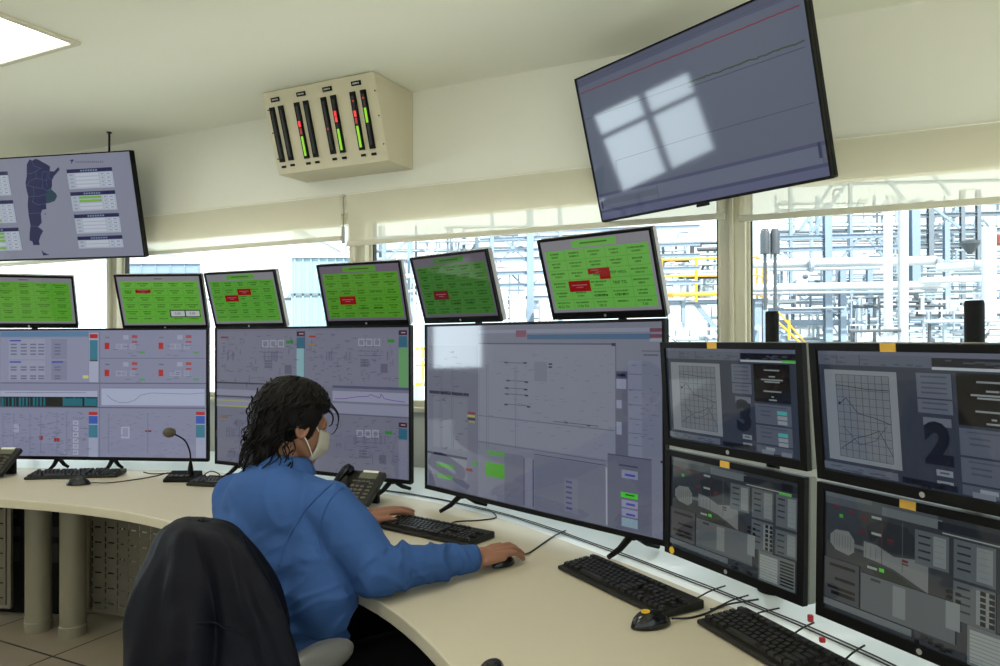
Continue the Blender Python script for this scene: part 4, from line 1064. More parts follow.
def frame(name, label, cols, beams, braces, mt, d, cw=.22, cat='steel frame'):
    """cols: (px, ytop, ybot, width_px); beams: (x0,y0,x1,y1,th_px); everything stands at distance d"""
    base = wp((cols[0][0] if cols else beams[0][0]), 338, d); 
    t = thing(name, label, cat, (base.x, base.y, GZ)); T = Matrix.Translation(-t.location)
    k = d/FPX
    for (x, y0, y1, w_) in cols:
        f = MB(); a_ = wp(x,y0,d); b_ = Vector((a_.x, a_.y, GZ if y1 >= 344 else wp(x,y1,d).z)); 
        W__ = w_*k; c = (a_+b_)/2; h = a_.z-b_.z
        f.box((c.x, c.y-W__*.45, c.z),(W__,W__*.12,h)); f.box((c.x, c.y+W__*.45, c.z),(W__,W__*.12,h)); f.box((c.x,c.y,c.z),(W__*.15,W__*.9,h))
        for i in range(len(f.v)): f.v[i] = T @ f.v[i]
        obj('column', f, M[mt], t)
    for (x0, y0, x1, y1, th) in beams:
        f = MB(); a_ = T @ wp(x0,y0,d); b_ = T @ wp(x1,y1,d); h = th*k
        f.beam(a_+Vector((0,0,h*.45)), b_+Vector((0,0,h*.45)), h*.8, h*.14); f.beam(a_-Vector((0,0,h*.45)), b_-Vector((0,0,h*.45)), h*.8, h*.14); f.beam(a_, b_, h*.15, h*.9)
        obj('beam', f, M[mt], t)
    for (x0, y0, x1, y1, th) in braces:
        f = MB(); f.beam(T @ wp(x0,y0,d), T @ wp(x1,y1,d), th*k*.6, th*k); obj('brace', f, M[mt], t)
    return t
frame('steel_structure', 'blue grey steel pipe rack behind the two thick white pipes', [(827,205,345,7),(842,268,345,6),(869,260,345,5),(914,200,292,8),(946,222,345,5)],
      [(768,311,930,310,6),(768,323,960,322,6),(778,238,900,235,4.5),(776,250,900,247,4.5)], [(862,236,838,262,2.5),(866,236,888,262,2.5),(784,252,806,268,2.5),(868,226,886,250,2),(930,205,960,228,2.5)], 'steel_blue', 23)
frame('steel_structure', 'grey many storeyed steel structure at the far right beyond the thick post', [(930,200,345,5),(962,190,345,4),(978,190,345,4),(1012,190,345,6)],
      [(915,232,1020,229,4),(915,246,1020,243,4),(915,216,1020,213,4),(912,300,1000,299,4),(905,318,1000,317,4),(905,331,1000,330,3)], [(935,230,960,214,2),(940,300,960,318,2),(965,318,985,300,2)], 'steel_dark', 30)
# clutter unit right: machinery with pipes and valves
def unit(label, x0, x1, y0, y1, d, n, seed, mts=('pipe2','steel_blue','pipe','dark_eq'), big=4):
    rd = random.Random(seed); b = wp((x0+x1)/2, 338, d)
    t = thing('process_unit', label, 'machinery', (b.x, b.y, GZ)); T = Matrix.Translation(-t.location); k = d/FPX
    for i in range(n):
        x = rd.uniform(x0,x1); y = rd.uniform(y0,y1); dd = d+rd.uniform(-1.2,1.2); kind = rd.random(); f = MB(); mt = M[rd.choice(mts)]
        if kind < .34:
            L_ = rd.uniform(.15,.5)*(y1-y0); f.cyl(T @ wp(x,max(y0,y-L_),dd), T @ wp(x,min(y1,y+L_),dd), k*rd.uniform(.6,2), n=10); nm = 'riser_pipe'
        elif kind < .68:
            L_ = rd.uniform(.15,.45)*(x1-x0); f.cyl(T @ wp(max(x0,x-L_),y,dd), T @ wp(min(x1,x+L_),y-1,dd), k*rd.uniform(.6,2), n=10); nm = 'cross_pipe'
        elif kind < .80:
            x2 = min(x1, x+10); P_ = [wp(x,y,dd), wp(x,y-6,dd), wp(x+1,y-8,dd), wp(x+3,y-9,dd), wp(x2,y-9,dd)]; f.tube([T @ q for q in P_], k*1.2, 10); nm = 'pipe_bend'
        elif kind < .9:
            c = T @ wp(x,y,dd); f.cyl(c-Vector((0,k*1.5,0)), c+Vector((0,k*1.5,0)), k*rd.uniform(2,3.4), n=16); nm = 'valve'
        else:
            a_ = T @ wp(x,y,dd); f.beam(a_, T @ wp(min(x1,x+rd.uniform(4,14)), y+rd.choice([-1,1])*rd.uniform(4,12), dd), k*1.2, k*1.6); nm = 'brace'
        obj(nm, f, mt, t, autosm=.7)
    for i in range(big):
        x = x0+(x1-x0)*(i+.5)/big; f = MB(); w_ = rd.uniform(4,8)*k; c = T @ wp(x, y1-(y1-y0)*rd.uniform(.2,.5), d+1.5); z0_ = (T @ wp(x,y1,d+1.5)).z
        f.lathe([(w_*.3,c.z+w_*.5),(w_*.85,c.z+w_*.2),(w_,c.z),(w_,z0_)][::-1], (c.x,c.y,0), 20); obj('vessel', f, M[rd.choice(['pipe','pipe2','white_wall'])], t, autosm=.7)
    return t
unit('dense grey piping and valves low in the right window, under the pipe rack', 850, 1000, 296, 346, 19, 95, 11)
unit('piping among the far beams high in the right window', 775, 1000, 196, 262, 32, 95, 12, ('pipe2','steel_blue','pipe','steel_dark'), 0)
unit('white machinery with pipes standing on the yellow railed platform', 657, 735, 240, 298, 24, 70, 13, ('pipe','pipe2','dark_eq','pipe'), 4)
unit('pipes below the yellow railed platform', 655, 765, 306, 346, 23, 26, 14, ('pipe','pipe2','pipe'), 2)
unit('piping behind the stair with the yellow handrail', 768, 850, 296, 346, 24, 60, 15, ('pipe2','steel_dark','pipe'), 1)
unit('piping and small beams behind the two thick white pipes', 770, 1000, 258, 300, 27, 90, 17, ('pipe2','steel_dark','steel_blue','steel_dark'), 5)
# dark cylinders
for i, x in enumerate((765,775)):
    f = MB(); k = 21/FPX; f.lathe([(4.6*k,0),(4.6*k,20*k),(3.2*k,25*k)], n=18); f.cyl((0,0,-1.6),(0,0,0), .05, n=8)
    b = wp(x,254,21); o = obj('filter_housing', f, M['dark_eq'], autosm=.6, loc=(b.x,b.y,b.z)); tag(o, ['dark upright cylinder right of the window mullion, left one of the pair','dark upright cylinder right of the window mullion, right one of the pair'][i], 'cylinder')
f = MB(); k = 21/FPX
f.lathe([(2*k,-8*k),(9*k,2*k),(9*k,5*k)], n=20); b = wp(970,246,21); o = obj('hopper', f, M['dark_eq'], loc=(b.x,b.y,b.z), autosm=.6); tag(o, 'dark funnel shaped hopper near the top right of the window', 'hopper')
f = MB(); f.box((0,0,0),(12*k,12*k,11*k)); b = wp(999,240,22); o = obj('red_tank', f, M['rust'], loc=(b.x,b.y,b.z), bevel=.05); tag(o, 'small rusty red box at the right edge behind the post', 'tank')
# yellow railed platform
def rail(label, d, posts, rails, ymid=None, name='platform_railing'):
    b = wp(posts[0][0], 338, d); t = thing(name, label, 'railing', (b.x,b.y,b.z)); T = Matrix.Translation(-t.location)
    for (x0,y0,x1,y1,th,d0,d1) in rails:
        f = MB(); f.cyl(T @ wp(x0,y0,d0), T @ wp(x1,y1,d1), th*d/FPX/2, n=8); obj('rail', f, M['yellow'], t, autosm=.7)
    for (x,y0,y1,th,dd) in posts:
        f = MB(); f.cyl(T @ wp(x,y0,dd), T @ wp(x,y1,dd), th*d/FPX/2, n=8); obj('post', f, M['yellow'], t, autosm=.7)
    return t
rail('yellow railing of the raised platform outside, on both sides of the mullion', 22, [(662,259,300,2.2,22),(696,258,302,3.2,22),(750,257,302,2.4,22),(757,257,303,2.4,23),(763,261,305,2.2,25),(767,264,306,2,27)],
     [(652,260,757,257,2.6,22,22),(652,276.5,757,275,2,22,22),(652,295,757,293,4.5,22,22),(757,257,768,265,2.4,22,27),(757,275,768,280,2,22,27),(757,293,768,300,4,22,27)])
frame('raised_platform', 'blue grey steel frame carrying the yellow railed platform', [(683,300,322,4),(757,300,345,7),(764,304,345,4)], [(650,303,768,301,5)], [(695,303,732,348,4.5)], 'steel_blue', 22.3)
rail('yellow stair handrail low in the right window', 20, [(789,320,340,2.6,20)], [(778,312,812,350,2,20,20),(778,322,806,348,2,20,20)], name='stair_railing')
f = MB(); b = wp(780,330,20.4)
T = Matrix.Translation(-b)
for k in range(6): c = T @ wp(776+k*6,330+k*5,20.4); f.box((c.x,c.y,c.z),(.28,.8,.04))
f.beam(T @ wp(772,328,20.1), T @ wp(812,362,20.1), .05, .2); f.beam(T @ wp(772,328,20.9), T @ wp(812,362,20.9), .05, .2)
q_ = T @ wp(812,362,20.5); f.beam(q_, Vector((q_.x, q_.y, GZ-b.z)), .15, .15); q_ = T @ wp(772,328,20.5); f.beam(q_, Vector((q_.x, q_.y, GZ-b.z)), .12, .12)
o = obj('steel_stair', f, M['steel_blue'], loc=tuple(b)); tag(o, 'pale steel stair flight under the yellow handrail', 'stairs')
# middle window
frame('steel_structure', 'pale steel rack filling the middle window behind the green monitors', [(530,200,322,7),(560,200,322,4),(492,205,322,4),(410,235,410,5),(384,240,322,4)],
      [(375,238,700,226,3),(375,262,700,255,3.5),(480,274,700,268,3.5),(480,286,700,282,3),(480,252,700,244,3),(480,240,640,233,3),(480,298,640,296,3)], [(500,262,520,240,2),(500,236,528,262,2),(532,300,548,322,2),(640,232,655,252,2),(385,262,408,240,2)], 'steel_blue', 21)
unit('grey piping inside the middle window rack', 375, 540, 226, 320, 24, 95, 21, ('pipe2','steel_dark','pipe','steel_blue'), 0)
unit('pipes seen in the gap under the darker green monitor', 408, 428, 255, 412, 20, 22, 24, ('pipe2','pipe','pipe'), 1)
for i, (x, y0) in enumerate(((500,292),(517,296),(547,300))):
    f = MB(); k = 20/FPX; f.box((0,0,-2.2),(15*k,1.2,4.4)); 
    for q in range(4): f.box((-6*k+q*4*k,-.62,-2.2),(.4*k,.04,4.3))
    b = wp(x,y0,20); o = obj('electrical_cabinet', f, M['white_wall'], loc=tuple(b)); tag(o, ['white outdoor cabinet seen right of the darker green monitor, leftmost of three','white outdoor cabinet seen right of the darker green monitor, middle of three','white outdoor cabinet beside the largest green monitor, rightmost of three'][i], 'cabinet')
rail('yellow railing seen in the gap between two large desk screens', 20, [(413,348,386,2,20),(423,348,386,2,20)], [(405,349,432,348,2.6,20,20),(405,366,432,365,2.2,20,20),(405,385,432,384,4,20,20)])
pipe('white pipe bend high in the gap beside the darker green monitor', [wp(398,276,20),wp(412,276,20),wp(417,278,20),wp(419,284,20),wp(419,320,20)], .06)
# white building left
def block(name, label, x0, x1, ytop, d, dep, mt, ribs=0, grooves=()):
    a_ = wp(x0,ytop,d); b_ = wp(x1,ytop,d); w_ = b_.x-a_.x; h = a_.z-GZ; c = Vector(((a_.x+b_.x)/2, (a_.y+b_.y)/2+dep/2, GZ))
    t = thing(name, label, 'building', tuple(c)); f = MB(); f.box((0,0,h/2),(w_,dep,h)); obj('wall', f, M[mt], t, bevel=.03)
    f = MB(); f.box((0,0,h+.06),(w_+.2,dep+.2,.12)); obj('roof_edge', f, M['white_wall'], t)
    if ribs:
        f = MB()
        for k in range(ribs): f.box((-w_/2+w_*(k+.5)/ribs,-dep/2-.02,h/2),(.05,.06,h))
        obj('wall_ribs', f, M[mt], t)
    for (zz) in grooves:
        f = MB(); f.box((0,-dep/2-.02,h-zz),(w_,.06,.08)); obj('joint_strip', f, M['steel_dark'], t)
    return t
block('white_building', 'bright white building outside the left window, nearest of the three', 200, 292, 226, 26, 8, 'white_wall', 0, (2.6,))
block('white_building', 'pale blue clad building outside, between two green monitors', 291, 348, 258, 24, 7, 'blue_panel', 7, (1.2, 3.0))
block('grey_building', 'low grey building seen above the green monitor with two white boxes', 120, 250, 264, 36, 8, 'steel_blue', 9, (1.0,))
block('white_building', 'far white building outside at the left edge of the photo', -60, 112, 240, 40, 8, 'white_wall', 0, ())
unit('pale pipes on the side of the blue clad building', 345, 372, 244, 330, 22, 14, 31, ('pipe2','pipe','blue_panel'), 0)
frame('steel_structure', 'thin steel rack against the sky at the top of the right windows', [(790,150,300,3),(850,150,300,3)], [(760,168,1000,160,3),(760,186,1000,180,3)], [(800,230,850,160,3),(812,232,862,162,3),(870,160,905,200,3),(925,165,950,195,3)], 'steel_blue', 26)
# ---------------------------------------------------------------- the seated man, his chair and jacket
from mathutils.bvhtree import BVHTree
M['skin'] = mat('skin', (150, 104, 80), .55, var=.06, nscale=25, bump=.08, bscale=220)
M['shirt'] = mat('blue_cotton_shirt', (58, 88, 140), .9, var=.04, nscale=8, bump=.12, bscale=350, spec=.1)
def add_crease_bump(m, scale, dist):
    nt = m.node_tree; n = nt.nodes; l = nt.links; tc = n.new('ShaderNodeTexCoord'); mp = n.new('ShaderNodeMapping'); mp.inputs['Scale'].default_value = (1,1,2.2); mp.inputs['Rotation'].default_value = (.5,.4,0)
    z_ = n.new('ShaderNodeTexNoise'); z_.noise_type = 'RIDGED_MULTIFRACTAL'; z_.inputs['Scale'].default_value = scale; z_.inputs['Detail'].default_value = 2; z_.inputs['Distortion'].default_value = .6
    b = n.new('ShaderNodeBump'); b.inputs['Strength'].default_value = .55; b.inputs['Distance'].default_value = dist
    l.new(tc.outputs['Object'], mp.inputs['Vector']); l.new(mp.outputs[0], z_.inputs['Vector']); l.new(z_.outputs['Fac'], b.inputs['Height'])
    old = [x for x in n if x.type == 'BUMP' and x != b][0]; l.new(b.outputs[0], old.inputs['Normal'])
add_crease_bump(M['shirt'], 7, .012)
M['hair'] = mat('dark_wavy_hair', (12, 8, 6), .5, var=.4, nscale=30, spec=.15)
M['trousers'] = mat('black_trousers', (9, 9, 12), .9, var=.1, spec=.1)
M['mask'] = mat('white_face_mask', (182, 174, 160), .8, var=.03)
M['strap'] = mat('mask_strap', (224, 216, 200), .7)
M['jacket'] = mat('dark_navy_jacket', (6, 7, 17), .6, var=.12, nscale=5, bump=.1, bscale=260, spec=.14)
M['chair_fab'] = mat('black_chair_mesh', (9, 9, 10), .85, var=.1, spec=.1)
M['chair_grey'] = mat('grey_chair_plastic', (98, 98, 96), .3, var=.04)
M['shoe'] = mat('black_shoe_leather', (14, 13, 13), .4)
F2 = Vector((.57, .82, 0)).normalized(); R2v = Vector((.82, -.57, 0)).normalized()

def rcone(mb, p0, r0, p1, r1, n=18, flat=1.0):
    """solid with round ends and a taper"""
    p0 = Vector(p0); p1 = Vector(p1); d = p1-p0; L_ = d.length; d = d/L_
    pts = []; rs = []
    for k in range(5): a_ = pi/2*(1-k/5); pts.append(p0-d*r0*sin(a_)); rs.append(max(.0005, r0*cos(a_)))
    pts.append(p0); rs.append(r0); pts.append(p0.lerp(p1,.5)); rs.append((r0+r1)/2); pts.append(p1); rs.append(r1)
    for k in range(1,6): a_ = pi/2*k/5; pts.append(p1+d*r1*sin(a_)); rs.append(max(.0005, r1*cos(a_)))
    mb.tube(pts, rs, n)
def chain(mb, pts, rs, n=16):
    for i in range(len(pts)-1): rcone(mb, pts[i], rs[i], pts[i+1], rs[i+1], n)
def oell(mb, c, rl, rf, ru, yaw_f=None, tilt=0.0):
    """ellipsoid: lateral, front-back and vertical radii, aligned with the man's facing"""
    f_ = yaw_f or F2; r_ = Vector((f_.y, -f_.x, 0)); u_ = Vector((0,0,1))
    Mx = Matrix((r_, f_, u_)).transposed().to_4x4() @ Matrix.Rotation(tilt, 4, 'X'); Mx.translation = Vector(c)
    mb.ell((0,0,0), (rl, rf, ru), 28, 18, 0, Mx)
def remeshed(name, mb, mt, voxel, smooth_it, parent=None, fac=.5):
    tmp = bpy.data.objects.new('tmp', mesh_of(mb, 'tmp', mt)); C.objects.link(tmp)
    r = tmp.modifiers.new('r', 'REMESH'); r.mode = 'VOXEL'; r.voxel_size = voxel; r.use_smooth_shade = True
    if smooth_it:
        s_ = tmp.modifiers.new('s', 'SMOOTH'); s_.factor = fac; s_.iterations = smooth_it
    bpy.context.view_layer.update(); dg = bpy.context.evaluated_depsgraph_get()
    me = bpy.data.meshes.new_from_object(tmp.evaluated_get(dg)); me.name = name
    old = tmp.data; bpy.data.objects.remove(tmp); bpy.data.meshes.remove(old)
    me.materials.clear(); me.materials.append(mt)
    me.polygons.foreach_set('use_smooth', [True]*len(me.polygons))
    o = bpy.data.objects.new(name, me); C.objects.link(o)
    if parent: o.parent = parent
    return o

# joints
PEL = Vector((-.585, 2.075, .56)); CH = Vector((-.66, 2.15, .92)); NB = Vector((-.655, 2.195, 1.075))
RS = Vector((-.492, 2.085, .985)); LS = Vector((-.815, 2.275, .975))
RE = Vector((-.335, 2.035, .823)); RW_ = Vector((-.072, 2.238, .799))
LE = Vector((-.745, 2.60, .825)); LW_ = Vector((-.530, 2.80, .790))
HC = Vector((-.626, 2.235, 1.212)); Fh = Vector((.72, .69, 0)).normalized(); Rh = Vector((Fh.y, -Fh.x, 0))
HM = Matrix((Rh, Fh, Vector((0,0,1)))).transposed().to_4x4() @ Matrix.Rotation(-.30, 4, 'X'); HM.translation = HC
def H(x, y, z): return HM @ Vector((x, y, z))

body = MB()
# head
body.ell((0,-.005,.012), (.076,.094,.098), 28, 18, 0, HM)
body.ell((0,.045,-.030), (.060,.052,.072), 24, 14, 0, HM)
rcone(body, H(0,.03,-.062), .048, H(0,.070,-.098), .030)
for s_ in (-1, 1):
    rcone(body, H(s_*.052,.0,-.055), .022, H(s_*.026,.066,-.096), .020)
    body.ell((s_*.040,.062,-.030), (.020,.018,.018), 14, 8, 0, HM)
    body.ell((s_*.031,.078,.008), (.020,.014,.010), 14, 8, 0, HM)
rcone(body, H(0,.090,.008), .009, H(0,.112,-.030), .014); body.ell((0,.080,.022), (.048,.016,.010), 16, 8, 0, HM)
rcone(body, H(-.018,.094,-.066), .008, H(.018,.094,-.066), .008)
# neck
rcone(body, H(0,-.030,-.07), .054, NB+Vector((0,0,.00)), .052)
rcone(body, NB+Vector((0,0,-.02)), .052, CH+Vector((0,0,.02)), .085)
oell(body, CH, .155, .095, .15); chain(body, [CH-Vector((0,0,.05)), PEL+Vector((0,0,.12)), PEL], [.11,.115,.12])
chain(body, [RS, RE, RW_-(RW_-RE).normalized()*.01], [.045,.036,.027]); chain(body, [NB-Vector((0,0,.06)), RS-Vector((0,0,.02))], [.04,.035])
chain(body, [LS, LE, LW_-(LW_-LE).normalized()*.01], [.045,.036,.027]); chain(body, [NB-Vector((0,0,.06)), LS-Vector((0,0,.02))], [.04,.035])
RK = Vector((-.17,2.33,.50)); LK = Vector((-.43,2.55,.50)); RA = Vector((-.10,2.42,.10)); LA = Vector((-.42,2.66,.10))
RH = PEL+R2v*.09+Vector((0,0,-.06)); LH = PEL-R2v*.09+Vector((0,0,-.06))
chain(body, [RH, RK, RA], [.07,.05,.035]); chain(body, [LH, LK, LA], [.07,.05,.035])

def hand(mb, Wp, h, lat, zk=.803, wrist_z=.795, curl=.95, spread=1.0, S=1.13):
    h = Vector((h[0], h[1], 0)).normalized(); lat = Vector((lat[0], lat[1], 0)).normalized()   # lat points to the little finger side
    def P(a_, b_, z_): q = Wp+h*a_*S+lat*b_*S; return Vector((q.x, q.y, z_))
    w0 = P(-.01, 0, wrist_z)
    rcone(mb, w0, .030, P(.02, 0, wrist_z+.002), .029)
    kn = [(.092,-.034),(.097,-.011),(.091,.011),(.083,.031)]; ln = [.95,1.05,.98,.78]; rr = [.0115,.0118,.0113,.0100]
    for i, ((ka, kb), L_, r) in enumerate(zip(kn, ln, rr)):
        dz = -.004*abs(i-1.2)
        rcone(mb, P(.012, kb*.45, wrist_z), .0165, P(ka-.01, kb, zk+dz-.001), .0125)
        sp = kb*.22*spread
        k0 = P(ka, kb, zk+dz); k1 = P(ka+.040*L_, kb+sp*.5, zk+dz-.003*curl); k2 = P(ka+.064*L_, kb+sp*.9, zk+dz-.017*curl); k3 = P(ka+.080*L_, kb+sp, zk+dz-.030*curl)
        chain(mb, [k0, k1, k2, k3], [r*1.12, r, r*.92, r*.8], 14)
    rcone(mb, P(.04,.0,wrist_z-.006), .022, P(.075,0,zk-.012), .018)
    chain(mb, [P(.012,-.018,wrist_z-.004), P(.048,-.042,wrist_z-.012), P(.078,-.053,zk-.022), P(.100,-.054,zk-.030)], [.018,.0135,.0115,.0095], 14)
    rcone(mb, P(.012,.022,wrist_z-.006), .015, P(.07,.032,zk-.014), .012)
rh = Vector((.68,.73,0)).normalized()
hand(body, RW_, rh, (rh.y, -rh.x))
lh = Vector((.86,.51,0)).normalized()
hand(body, LW_, lh, (-lh.y, lh.x), zk=.803, wrist_z=.790, curl=.55)
person = remeshed('person', body, M['skin'], .0038, 3)
tag(person, 'seated man in blue shirt seen from behind, dark wavy hair, face mask, hand on mouse', 'person')
# ears
for s_ in (-1, 1):
    f = MB(); f.tube([H(s_*(.078+.006*sin(k/12*pi)), -.012+.018*cos(k/12*2*pi+1.6)*1.0-.004, -.012+.030*sin(k/12*2*pi+1.6)) for k in range(13)], .0052, 8)
    Mx = HM @ Matrix.Translation((s_*.078,-.012,-.012)) @ Matrix.Rotation(s_*.25, 4, 'Z'); f.ell((0,0,0), (.006,.016,.028), 16, 10, 0, Mx)
    f.ell((s_*.003,.004,-.028), (.006,.010,.010), 12, 8, 0, Mx)
    e = remeshed('ear', f, M['skin'], .0022, 2, person)

# shirt
sh = MB()
oell(sh, (-.668,2.150,.935), .188, .118, .175, tilt=.12); oell(sh, (-.650,2.128,.84), .178, .128, .17); oell(sh, (-.615,2.10,.72), .180, .130, .16); oell(sh, (-.590,2.085,.61), .176, .128, .09)
rcone(sh, NB+Vector((-.002,-.004,-.045)), .068, CH+Vector((0,0,.05)), .105)
rcone(sh, NB+Vector((0,0,-.045)), .060, RS+Vector((0,0,.010)), .066); rcone(sh, NB+Vector((0,0,-.045)), .060, LS+Vector((0,0,.008)), .066)
rcone(sh, LS+Vector((.02,-.02,-.03)), .088, Vector((-.70,2.13,.90)), .115); rcone(sh, LS+Vector((.01,-.02,-.10)), .085, Vector((-.70,2.12,.80)), .11)
rcone(sh, RS, .081, RS.lerp(RE,.5)+Vector((.0,-.006,0)), .080); rcone(sh, RS.lerp(RE,.5)+Vector((0,-.006,0)), .080, RE+Vector((-.005,-.004,.0)), .071)
RC = RE.lerp(RW_, .86)
chain(sh, [RE+Vector((0,0,.002)), RE.lerp(RW_,.35)+Vector((0,0,.003)), RE.lerp(RW_,.7), RC], [.069,.062,.049,.041])
rcone(sh, LS, .078, LS.lerp(LE,.5), .070); rcone(sh, LS.lerp(LE,.5), .070, LE, .060)
LC = LE.lerp(LW_, .90)
chain(sh, [LE, LE.lerp(LW_,.5), LC], [.060,.052,.040])
rcone(sh, RS+Vector((-.05,.0,-.06)), .08, Vector((-.50,2.03,.75)), .10)
shirt = remeshed('shirt', sh, M['shirt'], .005, 16, person)
# creases: displace along normals
me = shirt.data
def seg_t(p, a_, b_):
    d = b_-a_; t_ = max(0, min(1, (p-a_).dot(d)/d.dot(d))); return t_, (p-(a_+d*t_)).length
nv = len(me.vertices)
disp = [0.0]*nv
def rdg(v3, o=0.0):
    return 1-min(1, abs(noise.noise(v3+Vector((o, o*.7, -o))))*3.2)
LAT = R2v
for v in me.vertices:
    p = v.co; d = 0.0
    t1, d1 = seg_t(p, RS, RE); t2, d2 = seg_t(p, RE, RC)
    big = noise.noise(p*7.0)*.005 + noise.noise(p*15)*.002
    if d2 < .10 and d2 <= d1+.004:
        ax = (RC-RE).normalized(); c = RE+(RC-RE)*t2; e = p-c; along = t2*(RC-RE).length + .35*e.z + .25*e.dot(LAT)
        r1 = rdg(Vector((along*13, e.x*6, e.y*6+e.z*6)), 3.1); r2 = rdg(Vector((along*24, e.x*9, e.z*9)), 7.7)
        k = .55+.6*math.exp(-((t2-.15)/.2)**2)+.5*math.exp(-((t2-.72)/.16)**2)
        d = (.0165*(r1**2-.35)+.0070*(r2**2-.3))*k + big*.5
    elif d1 < .105:
        c = RS+(RE-RS)*t1; e = p-c; along = t1*(RE-RS).length + .5*e.dot(LAT) + .3*e.z
        r1 = rdg(Vector((along*8, e.x*4, e.y*4+e.z*3)), 1.3)
        d = .0085*(r1**2-.35)*(.25+1.0*t1) + big*.8
    else:
        lo = max(0, min(1, (1.0-p.z)/.28)); lat = (p-CH).dot(LAT)
        right = max(0, min(1, (lat+.04)/.12))
        fl = rdg(Vector((lat*5, p.y*3, p.z*13-lat*6)), 2.2); f2 = rdg(Vector((lat*9, p.y*6, p.z*26-lat*14)), 9.2)
        up = rdg(Vector((lat*7+p.z*2, p.y*4, p.z*3.2)), 5.5)
        d = big*.9 + (.0130*(fl**2-.3)+.0065*(f2**2-.3))*lo*(.25+.9*right) + .0050*(up**3-.2)*(1-.6*lo)
    if p.z < .765 and d2 < .12: d *= .4
    disp[v.index] = d
nrm = [v.normal.copy() for v in me.vertices]
for v in me.vertices:
    v.co = v.co + nrm[v.index]*disp[v.index]
# sleeves lie on the desk top, they do not sink in
for v in me.vertices:
    if v.co.z < DZ+.002 and (v.co-RE).length < .40 and seg_t(v.co, RE, RC)[1] < .09 and (v.co-RE).dot(RC-RE) > -.002: v.co.z = DZ+.002
sm_ = shirt.modifiers.new('soften','SMOOTH'); sm_.factor = .5; sm_.iterations = 4
me.update()
bv = BVHTree.FromPolygons([v.co.copy() for v in me.vertices], [tuple(f_.vertices) for f_ in me.polygons])
def on_shirt(px, py, off=.0015):
    o = Vector((0,0,CAMZ)); d = (at(px,py,1)-o).normalized(); loc, n_, i_, dd = bv.ray_cast(o, d)
    return (loc+n_*off) if loc else None
def welt(name, pix, r=.0024):
    pts = [q for q in (on_shirt(x, y) for x, y in smooth2(pix)) if q is not None]
    if len(pts) < 3: return
    f = MB(); f.tube(pts, r, 8); obj(name, f, M['shirt'], shirt, smooth=True)
def smooth2(P_): return [(v.x, v.y) for v in smooth_curve([(x,y,0) for x,y in P_], 8)]
welt('back_seam', [(332,484),(324,491),(308,507),(295,525),(285,545),(279,566)])
welt('sleeve_seam', [(343,487),(330,500),(322,520),(320,542),(326,560)], .0016)
# collar
f = MB(); n_ = 40; vs = []; fs = []
cc = NB+Vector((.003,.006,.016))
for i in range(n_+1):
    a_ = pi/2+0.5+ (2*pi-1.0)*i/n_          # open at the front
    for j, (rr_, zz) in enumerate(((.072,-.040),(.070,.0),(.067,.024),(.074,.027),(.086,.004),(.097,-.026))):
        dirv = R2v*cos(a_)+F2*sin(a_); back = max(0, -sin(a_)); 
        vs.append(cc+dirv*rr_*(1.0+.04*back)+Vector((0,0,zz+.016*back-.014*max(0,sin(a_)))))
for i in range(n_):
    for j in range(5): a0 = i*6+j; fs.append((a0, a0+6, a0+7, a0+1))
f.add(vs, fs); o = obj('collar', f, M['shirt'], shirt, smooth=True); so = o.modifiers.new('solid','SOLIDIFY'); so.thickness = .003
sb = o.modifiers.new('sub','SUBSURF'); sb.levels = 1; sb.render_levels = 1
for nm, Ca, Wa in (('right', RC, RW_), ('left', LC, LW_)):
    d_ = (Wa-Ca).normalized(); f = MB(); a0 = Ca-d_*.030; f.tube([a0, a0+d_*.004, a0+d_*.055, a0+d_*.066, a0+d_*.062, a0+d_*.03], [.040,.0440,.0405,.0395,.035,.034], 28, caps=False)
    for k, v in enumerate(f.v): f.v[k] = v+Vector((0,0,.0015*sin(k*.9)))
    for k, v in enumerate(f.v):
        if v.z < DZ+.0015: f.v[k].z = DZ+.0015
    obj('cuff', f, M['shirt'], shirt, smooth=True)
# trousers, belt, shoes
tr = MB(); oell(tr, PEL+Vector((0,0,-.03)), .172, .128, .105)
chain(tr, [RH, RH.lerp(RK,.5), RK, RK.lerp(RA,.5), RA+Vector((0,0,-.02))], [.098,.090,.074,.066,.058]); chain(tr, [LH, LH.lerp(LK,.5), LK, LK.lerp(LA,.5), LA+Vector((0,0,-.02))], [.098,.090,.074,.066,.058])
remeshed('trousers', tr, M['trousers'], .009, 5, person)
for A_ in (RA, LA):
    f = MB(); q = Vector((A_.x, A_.y, 0)); chain(f, [q+Vector((0,0,.055))-F2*.03, q+F2*.06+Vector((0,0,.047)), q+F2*.16+Vector((0,0,.038))], [.044,.045,.034])
    sho = remeshed('shoe', f, M['shoe'], .006, 3, person)
    for v in sho.data.vertices: v.co.z = max(.001, v.co.z)
